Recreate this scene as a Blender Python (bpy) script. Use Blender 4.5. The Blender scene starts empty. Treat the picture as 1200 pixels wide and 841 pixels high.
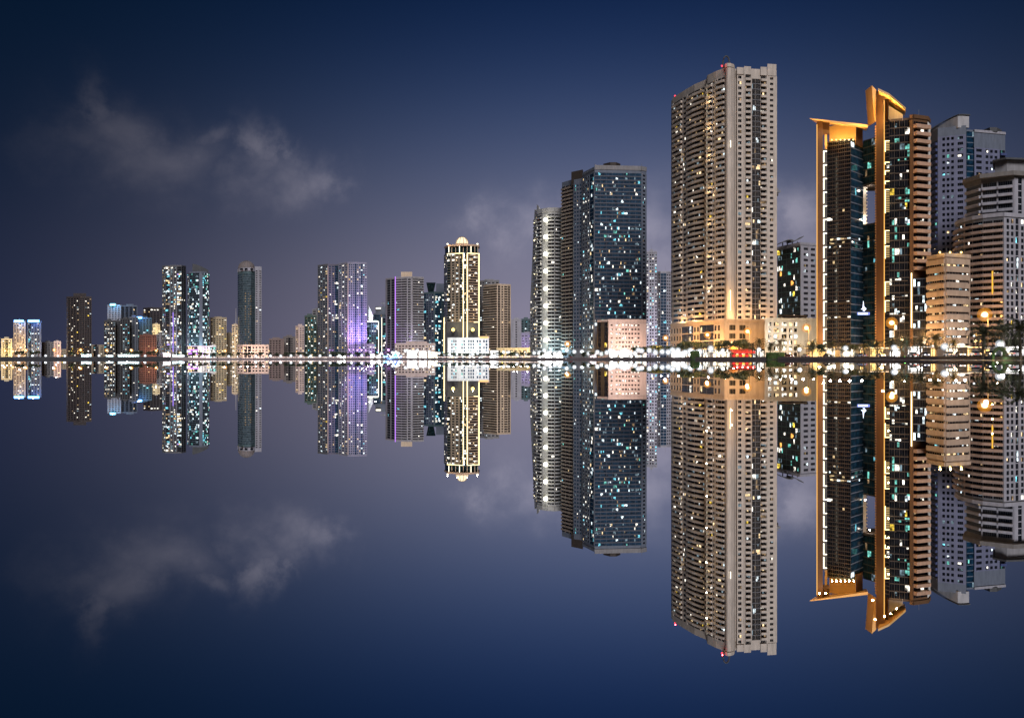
import bpy, math, random
from mathutils import Vector, Matrix
R = math.radians
rnd = random.Random(7)
SC = bpy.context.scene
COL = SC.collection
F = 1040.0            # focal length in photograph pixels (the photograph is 1200 wide)
CAMH = 0.3            # the camera is held just above the lagoon
HOR = 420.5

def at(px, D): return ((px - 600.0) / F * D, D)
def zz(py, D): return (HOR - py) / F * D + CAMH

# ------------------------------------------------------------------ materials
MATS = {}
def nm(name):
    m = bpy.data.materials.new(name); m.use_nodes = True
    nt = m.node_tree; nt.nodes.clear()
    return m, nt, nt.nodes, nt.links

def wall_mat(name, col, rough=.75, var=.30, scale=.05, streak=True):
    if name in MATS: return MATS[name]
    m, nt, N, L = nm(name)
    out = N.new('ShaderNodeOutputMaterial'); b = N.new('ShaderNodeBsdfPrincipled')
    geo = N.new('ShaderNodeNewGeometry')
    mp = N.new('ShaderNodeMapping'); mp.inputs['Scale'].default_value = (1, 1, .25 if streak else 1)
    n1 = N.new('ShaderNodeTexNoise'); n1.inputs['Scale'].default_value = scale; n1.inputs['Detail'].default_value = 6
    n1.inputs['Roughness'].default_value = .65
    n2 = N.new('ShaderNodeTexNoise'); n2.inputs['Scale'].default_value = scale * 14; n2.inputs['Detail'].default_value = 3
    mx = N.new('ShaderNodeMath'); mx.operation = 'ADD'
    mr = N.new('ShaderNodeMapRange'); mr.inputs['From Min'].default_value = .6; mr.inputs['From Max'].default_value = 1.4
    mr.inputs['To Min'].default_value = 1 - var; mr.inputs['To Max'].default_value = 1 + var
    vm = N.new('ShaderNodeVectorMath'); vm.operation = 'SCALE'; vm.inputs[0].default_value = col[:3]
    L.new(geo.outputs['Position'], mp.inputs['Vector']); L.new(mp.outputs[0], n1.inputs['Vector']); L.new(mp.outputs[0], n2.inputs['Vector'])
    L.new(n1.outputs['Fac'], mx.inputs[0]); L.new(n2.outputs['Fac'], mx.inputs[1]); L.new(mx.outputs[0], mr.inputs['Value'])
    L.new(mr.outputs[0], vm.inputs['Scale']); L.new(vm.outputs[0], b.inputs['Base Color'])
    b.inputs['Roughness'].default_value = rough
    L.new(b.outputs[0], out.inputs['Surface'])
    MATS[name] = m
    return m

def glass_mat(name, col, rough=.12):
    if name in MATS: return MATS[name]
    m, nt, N, L = nm(name)
    out = N.new('ShaderNodeOutputMaterial'); b = N.new('ShaderNodeBsdfPrincipled')
    geo = N.new('ShaderNodeNewGeometry'); n1 = N.new('ShaderNodeTexNoise'); n1.inputs['Scale'].default_value = .4
    mr = N.new('ShaderNodeMapRange'); mr.inputs['From Min'].default_value = .35; mr.inputs['From Max'].default_value = .65
    mr.inputs['To Min'].default_value = .5; mr.inputs['To Max'].default_value = 1.7
    vm = N.new('ShaderNodeVectorMath'); vm.operation = 'SCALE'; vm.inputs[0].default_value = col
    L.new(geo.outputs['Position'], n1.inputs['Vector']); L.new(n1.outputs['Fac'], mr.inputs['Value']); L.new(mr.outputs[0], vm.inputs['Scale'])
    L.new(vm.outputs[0], b.inputs['Base Color'])
    b.inputs['Roughness'].default_value = rough; b.inputs['IOR'].default_value = 1.5
    L.new(b.outputs[0], out.inputs['Surface'])
    MATS[name] = m
    return m

def lit_mat(name, col, s, var=True):
    """a lit room seen through its window, or a lamp: brightness varies from room to room"""
    if name in MATS: return MATS[name]
    m, nt, N, L = nm(name)
    out = N.new('ShaderNodeOutputMaterial'); e = N.new('ShaderNodeEmission')
    e.inputs['Color'].default_value = (*col, 1)
    if var:
        geo = N.new('ShaderNodeNewGeometry'); n1 = N.new('ShaderNodeTexNoise'); n1.inputs['Scale'].default_value = .55
        n1.inputs['Detail'].default_value = 2
        mr = N.new('ShaderNodeMapRange'); mr.inputs['From Min'].default_value = .34; mr.inputs['From Max'].default_value = .66
        mr.inputs['To Min'].default_value = .12 * s; mr.inputs['To Max'].default_value = 2.6 * s
        L.new(geo.outputs['Position'], n1.inputs['Vector']); L.new(n1.outputs['Fac'], mr.inputs['Value'])
        L.new(mr.outputs[0], e.inputs['Strength'])
    else:
        e.inputs['Strength'].default_value = s
    L.new(e.outputs[0], out.inputs['Surface'])
    m.cycles.emission_sampling = 'NONE'
    MATS[name] = m
    return m

def plain(name, col, rough=.6, metal=0.0):
    if name in MATS: return MATS[name]
    m = wall_mat(name, col, rough, .15, .5, False)
    m.node_tree.nodes['Principled BSDF'].inputs['Metallic'].default_value = metal
    return m

DARK = glass_mat('dark_window_glass', (.005, .006, .009))
DARKB = glass_mat('blue_window_glass', (.006, .024, .05))
DARKT = glass_mat('teal_window_glass', (.005, .012, .014))
LITS = {
 'warm': lit_mat('room_warm', (1, .72, .38), .85), 'white': lit_mat('room_white', (1, .93, .8), 1.2),
 'cool': lit_mat('room_cool', (.8, .94, 1), 1.05), 'cyan': lit_mat('room_cyan', (.22, .78, .95), .75),
 'teal': lit_mat('room_teal', (.25, .85, .72), .5), 'yellow': lit_mat('room_yellow', (1, .68, .08), .9),
 'dimwarm': lit_mat('room_dim_warm', (1, .66, .36), .2), 'dimcool': lit_mat('room_dim_cool', (.6, .85, 1), .18),
 'violet': lit_mat('room_violet', (.5, .35, 1), .7), 'orange': lit_mat('room_orange', (1, .45, .1), .9),
 'blue': lit_mat('room_blue', (.12, .35, .9), .7),
}
PALS = {
 'homes': [('white', 2.5), ('warm', 3), ('cool', 1.6), ('dimwarm', 6), ('dimcool', 3), ('yellow', .5)],
 'mixed': [('white', 4), ('warm', 3), ('cool', 3), ('dimwarm', 3), ('dimcool', 2), ('yellow', .5), ('cyan', .4)],
 'warm': [('warm', 4), ('white', 3), ('dimwarm', 4), ('yellow', .6), ('cool', .5)],
 'cool': [('cool', 4), ('white', 3), ('cyan', 2), ('dimcool', 4), ('warm', .7)],
 'cyan': [('cyan', 4), ('cool', 4), ('teal', 2), ('white', 2), ('warm', 1.6), ('dimcool', 9), ('dimwarm', 3)],
 'teal': [('teal', 4), ('cool', 3), ('white', 3), ('dimcool', 3), ('yellow', .6), ('orange', .5)],
 'bright': [('white', 5), ('warm', 2), ('cool', 1)],
 'tealbright': [('dimcool', 4), ('teal', 3), ('cool', 5), ('cyan', 2), ('white', 3)],
 'violet': [('violet', 2), ('white', 3), ('cool', 3), ('dimcool', 2)],
 'party': [('dimcool', 4), ('white', 5), ('warm', 3), ('cool', 4), ('cyan', 1.5), ('yellow', .7), ('violet', .8), ('dimwarm', 3)],
}
def pick(pal):
    p = PALS[pal]; t = rnd.random() * sum(w for _, w in p)
    for k, w in p:
        t -= w
        if t <= 0: return k
    return p[0][0]

# ------------------------------------------------------------------ mesh builder
class MB:
    def __init__(s): s.v = []; s.f = []; s.mi = []; s.mats = []
    def _m(s, m):
        if m not in s.mats: s.mats.append(m)
        return s.mats.index(m)
    def quad(s, a, b, c, d, m):
        n = len(s.v); s.v += [tuple(a), tuple(b), tuple(c), tuple(d)]; s.f.append((n, n+1, n+2, n+3)); s.mi.append(s._m(m))
    def poly(s, pts, m):
        n = len(s.v); s.v += [tuple(p) for p in pts]; s.f.append(tuple(range(n, n+len(pts)))); s.mi.append(s._m(m))
    def hexa(s, p, m, skip=()):
        """8 points: 0-3 bottom ring, 4-7 top ring"""
        n = len(s.v); s.v += [tuple(q) for q in p]; k = s._m(m)
        for i, f in enumerate([(0,3,2,1),(4,5,6,7),(0,1,5,4),(1,2,6,5),(2,3,7,6),(3,0,4,7)]):
            if i in skip: continue
            s.f.append(tuple(n + q for q in f)); s.mi.append(k)
    def box(s, x0, x1, y0, y1, z0, z1, m):
        s.hexa([(x0,y0,z0),(x1,y0,z0),(x1,y1,z0),(x0,y1,z0),(x0,y0,z1),(x1,y0,z1),(x1,y1,z1),(x0,y1,z1)], m)
    def prism(s, pts, z0, z1, m, ztops=None):
        n = len(pts); zt = ztops or [z1]*n
        b = len(s.v); s.v += [(p[0], p[1], z0) for p in pts] + [(p[0], p[1], z) for p, z in zip(pts, zt)]; k = s._m(m)
        for i in range(n):
            j = (i+1) % n; s.f.append((b+i, b+j, b+n+j, b+n+i)); s.mi.append(k)
        s.f.append(tuple(b+n+i for i in range(n))); s.mi.append(k)
        s.f.append(tuple(b+i for i in reversed(range(n)))); s.mi.append(k)
    def tube(s, pts, rads, m, seg=8, cap=True):
        b = len(s.v); k = s._m(m); n = len(pts)
        for i, p in enumerate(pts):
            p = Vector(p)
            d = (Vector(pts[min(i+1, n-1)]) - Vector(pts[max(i-1, 0)])).normalized()
            a = d.cross(Vector((0, 0, 1)) if abs(d.z) < .95 else Vector((1, 0, 0))).normalized(); c = d.cross(a)
            for q in range(seg):
                t = 2*math.pi*q/seg; s.v.append(tuple(p + (a*math.cos(t) + c*math.sin(t)) * rads[i]))
        for i in range(n-1):
            for q in range(seg):
                r = (q+1) % seg
                s.f.append((b+i*seg+q, b+i*seg+r, b+(i+1)*seg+r, b+(i+1)*seg+q)); s.mi.append(k)
        if cap:
            s.f.append(tuple(b+q for q in reversed(range(seg)))); s.mi.append(k)
            s.f.append(tuple(b+(n-1)*seg+q for q in range(seg))); s.mi.append(k)
    def lathe(s, c, prof, m, seg=16):
        """prof: (radius, z) list, bottom to top"""
        b = len(s.v); k = s._m(m); n = len(prof)
        for r, z in prof:
            for q in range(seg):
                t = 2*math.pi*q/seg; s.v.append((c[0]+r*math.cos(t), c[1]+r*math.sin(t), c[2]+z))
        for i in range(n-1):
            for q in range(seg):
                w = (q+1) % seg
                s.f.append((b+i*seg+q, b+i*seg+w, b+(i+1)*seg+w, b+(i+1)*seg+q)); s.mi.append(k)
        s.f.append(tuple(b+q for q in reversed(range(seg)))); s.mi.append(k)
        s.f.append(tuple(b+(n-1)*seg+q for q in range(seg))); s.mi.append(k)
    def sphere(s, c, r, m, seg=12, rings=8, half=False, sz=1.0):
        prof = []
        for i in range(rings+1):
            a = (0 if half else -math.pi/2) + (math.pi/2 if half else math.pi) * i / rings
            prof.append((max(r*math.cos(a), .001*r), r*sz*math.sin(a)))
        s.lathe(c, prof, m, seg)
    def mesh(s, name):
        me = bpy.data.meshes.new(name); me.from_pydata(s.v, [], s.f)
        for m in s.mats: me.materials.append(m)
        me.polygons.foreach_set('material_index', s.mi); me.update()
        return me
    def build(s, name, parent=None, kind=None):
        if not s.f: return None
        o = bpy.data.objects.new(name, s.mesh(name)); COL.objects.link(o)
        if parent: attach(o, parent)
        if kind: o['kind'] = kind
        return o

def attach(o, parent):
    """children keep world placement: every thing's Empty carries only a location"""
    o.parent = parent
    o.location = Vector(o.location) - world_loc(parent)
def world_loc(o):
    v = Vector((0, 0, 0))
    while o: v += Vector(o.location); o = o.parent
    return v

USED = {}
def tag(o, label, cat, group=None, kind=None):
    o['label'] = label; o['category'] = cat
    if group: o['group'] = group
    if kind: o['kind'] = kind
    return o
def thing(name, label, cat, loc=(0, 0, 0), group=None, rz=0):
    o = bpy.data.objects.new(name, None); COL.objects.link(o); o.location = loc; o.rotation_euler = (0, 0, rz)
    o.empty_display_size = 1
    return tag(o, label, cat, group)
def inst(name, me, loc, rz, parent, scale=1):
    o = bpy.data.objects.new(name, me); COL.objects.link(o)
    o.location = Vector(loc) - (world_loc(parent) if parent else Vector((0, 0, 0)))
    o.rotation_euler = (0, 0, rz); o.scale = (scale,)*3
    o.parent = parent
    return o
def point(x, y, z, power, col, parent=None, rad=.4, name='lamp_or_fill_light'):
    l = bpy.data.lights.new(name, 'POINT'); l.energy = power; l.color = col; l.shadow_soft_size = rad
    o = bpy.data.objects.new(name, l); COL.objects.link(o); o.location = (x, y, z)
    if parent: attach(o, parent)
    return o
def spot(p, target, power, col, parent=None, ang=80, name='floodlight'):
    l = bpy.data.lights.new(name, 'SPOT'); l.energy = power; l.color = col; l.shadow_soft_size = .5; l.spot_size = R(ang); l.spot_blend = .8
    o = bpy.data.objects.new(name, l); COL.objects.link(o); o.location = p
    o.rotation_euler = (Vector(target) - Vector(p)).to_track_quat('-Z', 'Y').to_euler()
    if parent: attach(o, parent)
    return o

# ------------------------------------------------------------------ buildings
GROUND = 1.0
PANES = {}
def pane_mesh(w, h, mat):
    w = round(w * 5) / 5 or .2; h = round(h * 5) / 5 or .2
    k = (w, h, mat.name)
    if k not in PANES:
        b = MB(); b.box(-w/2, w/2, -.06, .02, -h/2, h/2, mat); PANES[k] = b.mesh('window')
    return PANES[k]
BALC = {}
def balc_mesh(w, dep, par, mat, th):
    w = round(w, 1); k = (w, dep, round(par, 2), mat.name)
    if k not in BALC:
        b = MB(); b.box(-w/2, w/2, -dep, 0, -th, 0, mat)              # slab
        b.box(-w/2, w/2, -dep-.12, -dep+.06, -th-.003, par, mat)      # parapet
        b.box(-w/2-.002, -w/2+.15, -dep+.063, -.02, .002, par-.002, mat); b.box(w/2-.15, w/2+.002, -dep+.063, -.02, .002, par-.002, mat)
        BALC[k] = b.mesh('balcony')
    return BALC[k]

class Building:
    def __init__(s, name, label, cat, px, D, nick=None, group=None, cap=80, glass=None):
        x, y = at(px, D)
        s.root = thing(name, label, cat, (x, y, GROUND), group)
        s.wall = MB(); s.trim = MB(); s.wins = []; s.balcs = []; s.cap = cap; s.glass = glass or DARK
        NICKS.append((px, D, nick or label))
    def body(s, chain, z0, z1, mat, dep=25, ztops=None, mb=None):
        """front chain of (px, D) from left to right, closed at the back"""
        pts = [at(*c) for c in chain]
        l, r = chain[0], chain[-1]
        ip = min(2.0, (r[0]-l[0])*.1)
        pts += [at(r[0]-ip, max(c[1] for c in chain)+dep), at(l[0]+ip, max(c[1] for c in chain)+dep)]
        if ztops: ztops = list(ztops) + [ztops[-1], ztops[0]]
        (mb or s.wall).prism(pts, z0, z1, mat, ztops)
        return pts
    def facade(s, P, Q, z0, z1, cols, mat, fh=3.3, lit=.15, pal='mixed', wh=.5, bd=1.1, par=1.15, relief=.3, glass=None, ztop=None, bmat=None, sp=.42, run=(1, 1, 2, 2, 3)):
        """cols: 'p1 w2 b3 g2 d1' = pier, punched window, balcony bay, glass strip, dark slot; numbers are relative widths"""
        glass = glass or s.glass; bmat = bmat or mat
        P = Vector((*at(*P), 0)); Q = Vector((*at(*Q), 0)); u = Q - P; Lg = u.length; u.normalize()
        n = Vector((u.y, -u.x, 0)); rz = math.atan2(u.y, u.x)
        nf = max(1, round((z1 - z0) / fh)); fh = (z1 - z0) / nf
        cs = [(c[0], float(c[1:])) for c in cols.split()]; tot = sum(w for _, w in cs)
        def W(a, d, z): q = P + u*a + n*d; return (q.x, q.y, z)
        def bx(mb, a0, a1, d0, d1, za, zb, m):
            mb.hexa([W(a0,d1,za), W(a1,d1,za), W(a1,d0,za), W(a0,d0,za), W(a0,d1,zb), W(a1,d1,zb), W(a1,d0,zb), W(a0,d0,zb)], m, skip=(4,))
        def win(a0, a1, za, zb, p, d=.07):
            if p > 0 and rnd.random() < p: mt = LITS[pick(pal)]; l = 1
            else: mt = glass; l = 0
            s.wins.append((l, W((a0+a1)/2, d, (za+zb)/2), rz, a1-a0, zb-za, mt, [W(a0,d,za), W(a1,d,za), W(a1,d,zb), W(a0,d,zb)]))
        pw = max(1.0, P.y * .0014)
        def row(a0, a1, za, zb, p):
            k = max(1, round((a1-a0)/pw)); st = (a1-a0)/k; room = 0; mt = None
            for q in range(k):
                if room <= 0:
                    room = rnd.choice(run); mt = LITS[pick(pal)] if rnd.random() < p else None
                room -= 1
                m = mt if mt and rnd.random() < .78 else None
                zt = zb - (zb-za)*rnd.choice((0, 0, .25, .4)) if m else zb
                s.wins.append((1 if m else 0, W(a0+st*(q+.5), .07, (za+zt)/2), rz, st-.1, zt-za, m or glass, [W(a0+st*q, .07, za), W(a0+st*(q+1)-.1, .07, za), W(a0+st*(q+1)-.1, .07, zt), W(a0+st*q, .07, zt)]))
                if m and zb-zt > .3: s.wins.append((0, W(a0+st*(q+.5), .07, (zb+zt)/2), rz, st-.1, zb-zt-.02, glass, [W(a0+st*q, .07, zt+.02), W(a0+st*(q+1)-.1, .07, zt+.02), W(a0+st*(q+1)-.1, .07, zb), W(a0+st*q, .07, zb)]))
        a = 0.0
        for t, w in cs:
            w = w / tot * Lg
            if t == 'p':
                bx(s.wall, a, a+w, 0, relief, z0, z1, mat)
            elif t == 'w':
                ww = w * .62; j = (w - ww) / 2
                bx(s.wall, a, a+j, 0, relief, z0, z1, mat); bx(s.wall, a+w-j, a+w, 0, relief, z0, z1, mat)
                for i in range(nf):
                    zb = z0 + i*fh; sill = fh*(1-wh)*.55; head = fh*(1-wh)*.45
                    lo = zb - (fh*(1-wh)*.45 if i else 0)
                    bx(s.wall, a+j, a+w-j, 0, relief, lo, zb+sill, mat)
                    row(a+j, a+j+ww, zb+sill, zb+fh-head, lit)
                bx(s.wall, a+j, a+w-j, 0, relief, z1-fh*(1-wh)*.45, z1, mat)
            elif t == 'b':
                for i in range(nf):
                    zb = z0 + i*fh
                    row(a+.25, a+w-.25, zb+.15, zb+fh-.45, lit)
                    s.balcs.append((W(a+w/2, .0, zb), rz, w-.06, bd, par, bmat))
            elif t == 'g':
                for i in range(nf):
                    zb = z0 + i*fh
                    row(a+.06, a+w-.06, zb+sp+.03, zb+fh-.05, lit)
                    bx(s.wall, a, a+w, 0, relief*.5, zb-.04, zb+sp, mat)
            elif t == 'd':
                for i in range(nf): win(a+.1, a+w-.1, z0+i*fh, z0+i*fh+fh-.1, 0)
            a += w
    def finish(s, body_name='facade_wall'):
        if s.wall.f: s.wall.build(body_name, s.root)
        if s.trim.f: s.trim.build('trim', s.root)
        ws = s.wins; rnd.shuffle(ws); ws.sort(key=lambda w: -w[0])
        for l, c, rz, w, h, mt, q in ws[:s.cap]:
            inst('window', pane_mesh(w, h, mt), c, rz, s.root)
        if len(ws) > s.cap:
            mb = MB()
            for l, c, rz, w, h, mt, q in ws[s.cap:]: mb.quad(*q, mt)
            mb.build('windows', s.root, 'stuff')
        bs = s.balcs
        bcap = min(s.cap, 80)
        bs.sort(key=lambda b: -b[2])
        for c, rz, w, d, p, m in bs[:bcap]: inst('balcony', balc_mesh(w, d, p, m, .22), c, rz, s.root)
        if len(bs) > bcap:
            mb = MB()
            for c, rz, w, d, p, m in bs[bcap:]:
                me = balc_mesh(w, d, p, m, .22); ca, sa = math.cos(rz), math.sin(rz); b0 = len(mb.v); k = mb._m(m)
                for v in me.vertices: mb.v.append((c[0]+v.co.x*ca-v.co.y*sa, c[1]+v.co.x*sa+v.co.y*ca, c[2]+v.co.z))
                for f in me.polygons: mb.f.append(tuple(b0+i for i in f.vertices)); mb.mi.append(k)
            mb.build('balconies', s.root, 'stuff')
        return s.root
NICKS = []
def part(name, parent, fn):
    mb = MB(); fn(mb); return mb.build(name, parent)

def roof_kit(b, chain, zt, mat, parapet=1.2, plant=True, dep=18):
    """parapet along the front edges, plant room and small rooftop gear"""
    mb = MB()
    for (p, q) in zip(chain[:-1], chain[1:]):
        P = Vector((*at(*p), 0)); Q = Vector((*at(*q), 0)); u = (Q-P).normalized(); n = Vector((u.y, -u.x, 0))
        A = P + n*.42; Bq = Q + n*.42; C = Q - n*.1; Dd = P - n*.1
        mb.hexa([(A.x,A.y,zt-.4),(Bq.x,Bq.y,zt-.4),(C.x,C.y,zt-.4),(Dd.x,Dd.y,zt-.4),(A.x,A.y,zt+parapet),(Bq.x,Bq.y,zt+parapet),(C.x,C.y,zt+parapet),(Dd.x,Dd.y,zt+parapet)], mat)
    mb.build('roof_parapet', b.root)
    if plant:
        l, r = chain[0], chain[-1]; w = r[0]-l[0]; Dm = max(c[1] for c in chain) + 5
        a, c = l[0]+w*rnd.uniform(.2, .35), l[0]+w*rnd.uniform(.6, .8)
        mb = MB(); mb.prism([at(a, Dm), at(c, Dm), at(c-.5, Dm+9), at(a+.5, Dm+9)], zt-.5, zt+rnd.uniform(2.5, 4), mat)
        pr = mb.build('plant_room', b.root)
        mb = MB(); x, y = at((a+c)/2, Dm+4); mb.tube([(x,y,zt), (x,y,zt+rnd.uniform(6, 9))], [.12, .06], plain('mast_steel', (.25,.25,.26), .4, .6), 6); mb.build('roof_mast', pr)
        for k in range(3):
            mb = MB()
            xx, yy = at(a + (c-a)*(.2+.3*k), Dm-2.5); mb.box(xx-.8, xx+.8, yy-.8, yy+.8, zt-.2, zt+1.6, plain('mast_steel', (.25,.25,.26), .4, .6)); mb.build('roof_machinery', pr)

def tower(name, label, nick, chain, top, segs, mat, base=None, cat='tower', group=None, cap=60, dep=22, fh=3.3, glass=None, roof=True, Dref=None, **kw):
    """a plain tower: chain of (px, D), the roof at photograph row top, one column string per front face"""
    Dr = Dref or min(c[1] for c in chain)
    b = Building(name, label, cat, (chain[0][0]+chain[-1][0])/2, Dr, nick, group, cap, glass)
    zt = zz(top, Dr); z0 = GROUND if base is None else zz(base, Dr)
    b.zt = zt
    b.body(chain, GROUND - .5, zt, mat, dep)
    for i, (p, q) in enumerate(zip(chain[:-1], chain[1:])):
        sg = segs[i]; k = dict(kw)
        if isinstance(sg, tuple): sg, ex = sg; k.update(ex)
        if sg: b.facade(p, q, max(z0, GROUND+.3), zt - 1.2, sg, mat if 'mat' not in k else k.pop('mat'), fh, **k)
    if roof: roof_kit(b, chain, zt, mat)
    return b
# ------------------------------------------------------------------ palette of walls
beige = wall_mat('beige_render', (.375, .328, .298)); conc = wall_mat('grey_concrete', (.27, .27, .28)); tan = wall_mat('tan_render', (.32, .235, .18))
brown = wall_mat('brown_stone', (.085, .037, .012)); darkw = wall_mat('dark_panel', (.04, .042, .05)); white = wall_mat('white_render', (.62, .61, .6))
lav = wall_mat('pale_panel', (.25, .245, .29)); tealw = wall_mat('teal_panel', (.05, .085, .10)); pink = wall_mat('pink_render', (.46, .36, .34))
redb = wall_mat('red_brown_render', (.10, .045, .035)); cream = wall_mat('cream_render', (.6, .5, .34)); bluew = wall_mat('blue_grey_panel', (.085, .10, .14))
midg = wall_mat('mid_grey_panel', (.095, .095, .11)); steel = plain('mast_steel', (.25, .25, .26), .4, .6); bronze = wall_mat('dark_bronze', (.022, .014, .011))
sand = wall_mat('sandstone', (.45, .345, .26)); navyb = wall_mat('navy_balcony', (.03, .045, .14)); brownb = wall_mat('brown_balcony', (.15, .12, .105))
slate = wall_mat('slate_band', (.17, .165, .18)); greenw = wall_mat('green_panel', (.04, .07, .06))
GOLD = lit_mat('gold_strip', (1, .78, .38), 3.5, False); LEDW = lit_mat('white_strip', (1, .9, .68), 3.2, False)
LEDB = lit_mat('blue_strip', (.12, .4, 1), 9, False); LEDP = lit_mat('purple_strip', (.55, .2, 1), 2.0, False); LEDC = lit_mat('cyan_strip', (.2, .7, 1), 5, False)
REDL = lit_mat('red_beacon', (1, .04, .06), 4, False); SIGNW = lit_mat('sign_white', (.75, .82, 1), 2.6, False)
SODIUM = (1, .50, .13); WHITE = (.93, .96, 1); AMBER = (1, .54, .15)

def strip(b, px, D, py0, py1, m, w=.5, name='light_strip', out=.6):
    x, y = at(px, D); mb = MB(); mb.box(x-w/2, x+w/2, y-out-.3, y-out+.1, zz(py1, D), zz(py0, D), m); return mb.build(name, b.root)

# ================================================================== 1 the tall beige tower
b = Building('apartment_tower', 'tallest beige apartment tower with a wavy balcony face and red roof beacons', 'tower', 850, 537, 'tallest beige tower', cap=100)
D0 = 537; zt = zz(78.5, D0)
ch = [(788, 601), (800, 586), (814, 571), (827.5, 561), (829, 553), (839, 545), (849.6, 539), (850.6, 536.5), (852.5, 535.3), (856.5, 535.6), (860, 537.4), (861.4, 540.5), (863, 541), (863.6, 539), (910, 543)]
b.body(ch, GROUND, zt, beige, 26)
zp = zz(373.5, 520)
k = dict(mat=beige, fh=3.3, lit=.21, pal='homes', par=1.25, bd=1.4)
b.facade(ch[0], ch[1], zp, zt-4, 'p.3 b2', **k); b.facade(ch[1], ch[2], zp, zt-4, 'w1.5 p.3 b2.2', **k); b.facade(ch[2], ch[3], zp, zt-4, 'b2.4 p.35', **k)
b.facade(ch[4], ch[5], zp, zt-5, 'b2.2 w1.0 p.3', **k); b.facade(ch[5], ch[6], zp, zt-5, 'w1 b1.8 b1.8', **k)
def seg(p, q, t): return (p[0]+(q[0]-p[0])*t, p[1]+(q[1]-p[1])*t)
A, Z = ch[13], ch[14]
tt = lambda px: (px - A[0]) / (Z[0] - A[0])
b.facade(seg(A, Z, 0), seg(A, Z, tt(871.5)), zp, zt-4, 'w5 p1.2', **{**k, 'wh': .55, 'lit': .2})
b.facade(seg(A, Z, tt(871.5)), seg(A, Z, tt(880.5)), zp, zt-4, 'p.8 b4 p.8', **{**k, 'lit': .3, 'relief': .9, 'bd': 1.5})
b.facade(seg(A, Z, tt(880.5)), seg(A, Z, tt(891)), zp, zt-6, 'g3 g3', **{**k, 'lit': .16, 'mat': midg, 'relief': .5})
b.facade(seg(A, Z, tt(891)), seg(A, Z, tt(899)), zp, zt-4, 'b4 p.8', **{**k, 'lit': .22, 'relief': .9})
b.facade(seg(A, Z, tt(899)), seg(A, Z, 1), zp, zt-4, 'p1.2 w5 p2.4', **{**k, 'wh': .45, 'lit': .06, 'relief': .6})
for p0, p1, up in ((863.6, 871.5, .2), (872, 880, 1.0), (891.3, 898.6, 1.2), (899.3, 909.8, 3.2)):
    P = seg(A, Z, tt(p0)); Q = seg(A, Z, tt(p1)); pts = [at(P[0], P[1]-.95), at(Q[0], Q[1]-.95), at(Q[0], Q[1]+4), at(P[0], P[1]+4)]
    mb = MB(); mb.prism(pts, zt-3.9, zt+up, beige); mb.build('roof_parapet', b.root)
mb = MB(); mb.prism([at(847, 542), at(850, 536), at(852.5, 534.8), at(856.5, 535.1), at(860, 537), at(861.2, 541)], zt-.5, zt+1.6, beige); mb.build('corner_crown', b.root)
strip(b, 828.3, 557, 100, 366, LEDW, .35, 'groove_light', 1.0)
for py in (120, 150, 185, 225, 262, 300, 338):
    x, y = at(828.6, 551); point(x-1.0, y-3.0, zz(py, 551), 900, (1, .66, .3), b.root, .3)
x, y = at(855.5, 533.5); strip(b, 855.5, 534.6, 340, 364, GOLD, .4, 'column_light', .6); strip(b, 855.8, 535, 165, 173, LEDW, .35, 'column_light', .6)
for py in (345, 362): point(x, y-3, zz(py, 534), 1600, AMBER, b.root, .3)
# roof mast: a narrow open arch, with red beacons
mb = MB(); x0, y0 = at(847, 541); x1, _ = at(855, 541); H = zz(66, 541)
pts = [(x0 + (x1-x0)*(.5-.5*math.cos(t)), y0, zt + (H-zt)*math.sin(t)**.6) for t in [math.pi*i/12 for i in range(13)]]
mb.tube(pts, [.5]*13, darkw, 6); mb.tube([(x1-.9, y0, zt), (x1-.6, y0, zt+4)], [.5, .35], darkw, 6); mb.build('roof_arch', b.root)
for px, D, py in ((846, 536, 77.5), (791, 600, 112.5)):
    x, y = at(px, D); z = zz(py, D); mb = MB(); mb.sphere((x, y, z), .5, REDL, 10, 6); mb.tube([(x, y, z-3), (x, y, z-.6)], [.12, .12], steel, 6); mb.build('roof_beacon', b.root)
    point(x, y-1.2, z+.8, 220, (1, .05, .06), b.root)
strip(b, 787.9, 603, 118, 372, darkw, 1.6, 'dark_edge_strip', .2)  # dark strip added along the left edge for the tower's dark side
b.finish()
# podium
b = Building('podium_block', 'sand-coloured podium with dark louvred bays under the tallest beige tower', 'podium', 845, 510, 'sand-coloured podium', cap=60)
ch = [(786, 572), (849, 500), (897, 506)]; zt = zz(376, 502)
b.body(ch, GROUND-.5, zt, sand, 20)
k = dict(mat=sand, fh=4.4, lit=.06, pal='warm', wh=.62)
b.facade(ch[0], ch[1], GROUND+5, zt-1.5, 'w1 w1 w1 w1 g2 g2 w1 w1 g2.2 g2.2 w1 w1 p1', **k)
b.facade(ch[1], ch[2], GROUND+5, zt-1.5, 'p.6 w2.2 w2.2 p4', **k)
b.facade(ch[0], ch[1], GROUND, GROUND+5, 'g2 g2 g2 g2 g2', **{**k, 'lit': .75, 'pal': 'bright'}); b.facade(ch[1], ch[2], GROUND, GROUND+5, 'g2 g2 g2', **{**k, 'lit': .7, 'pal': 'bright'})
for px, D in ((796, 583), (812, 566), (826, 553), (838, 532), (852, 525), (868, 528), (884, 530), (900, 532)):
    x, y = at(px, D); mb = MB(); mb.sphere((x, y, zt+.5), .35, GOLD, 8, 5); mb.build('roof_or_added_uplight', b.root); point(x, y, zt+1.6, 6500, (1, .58, .24), b.root, .3)  # uplights added to warm the lower face of the tower above
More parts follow.
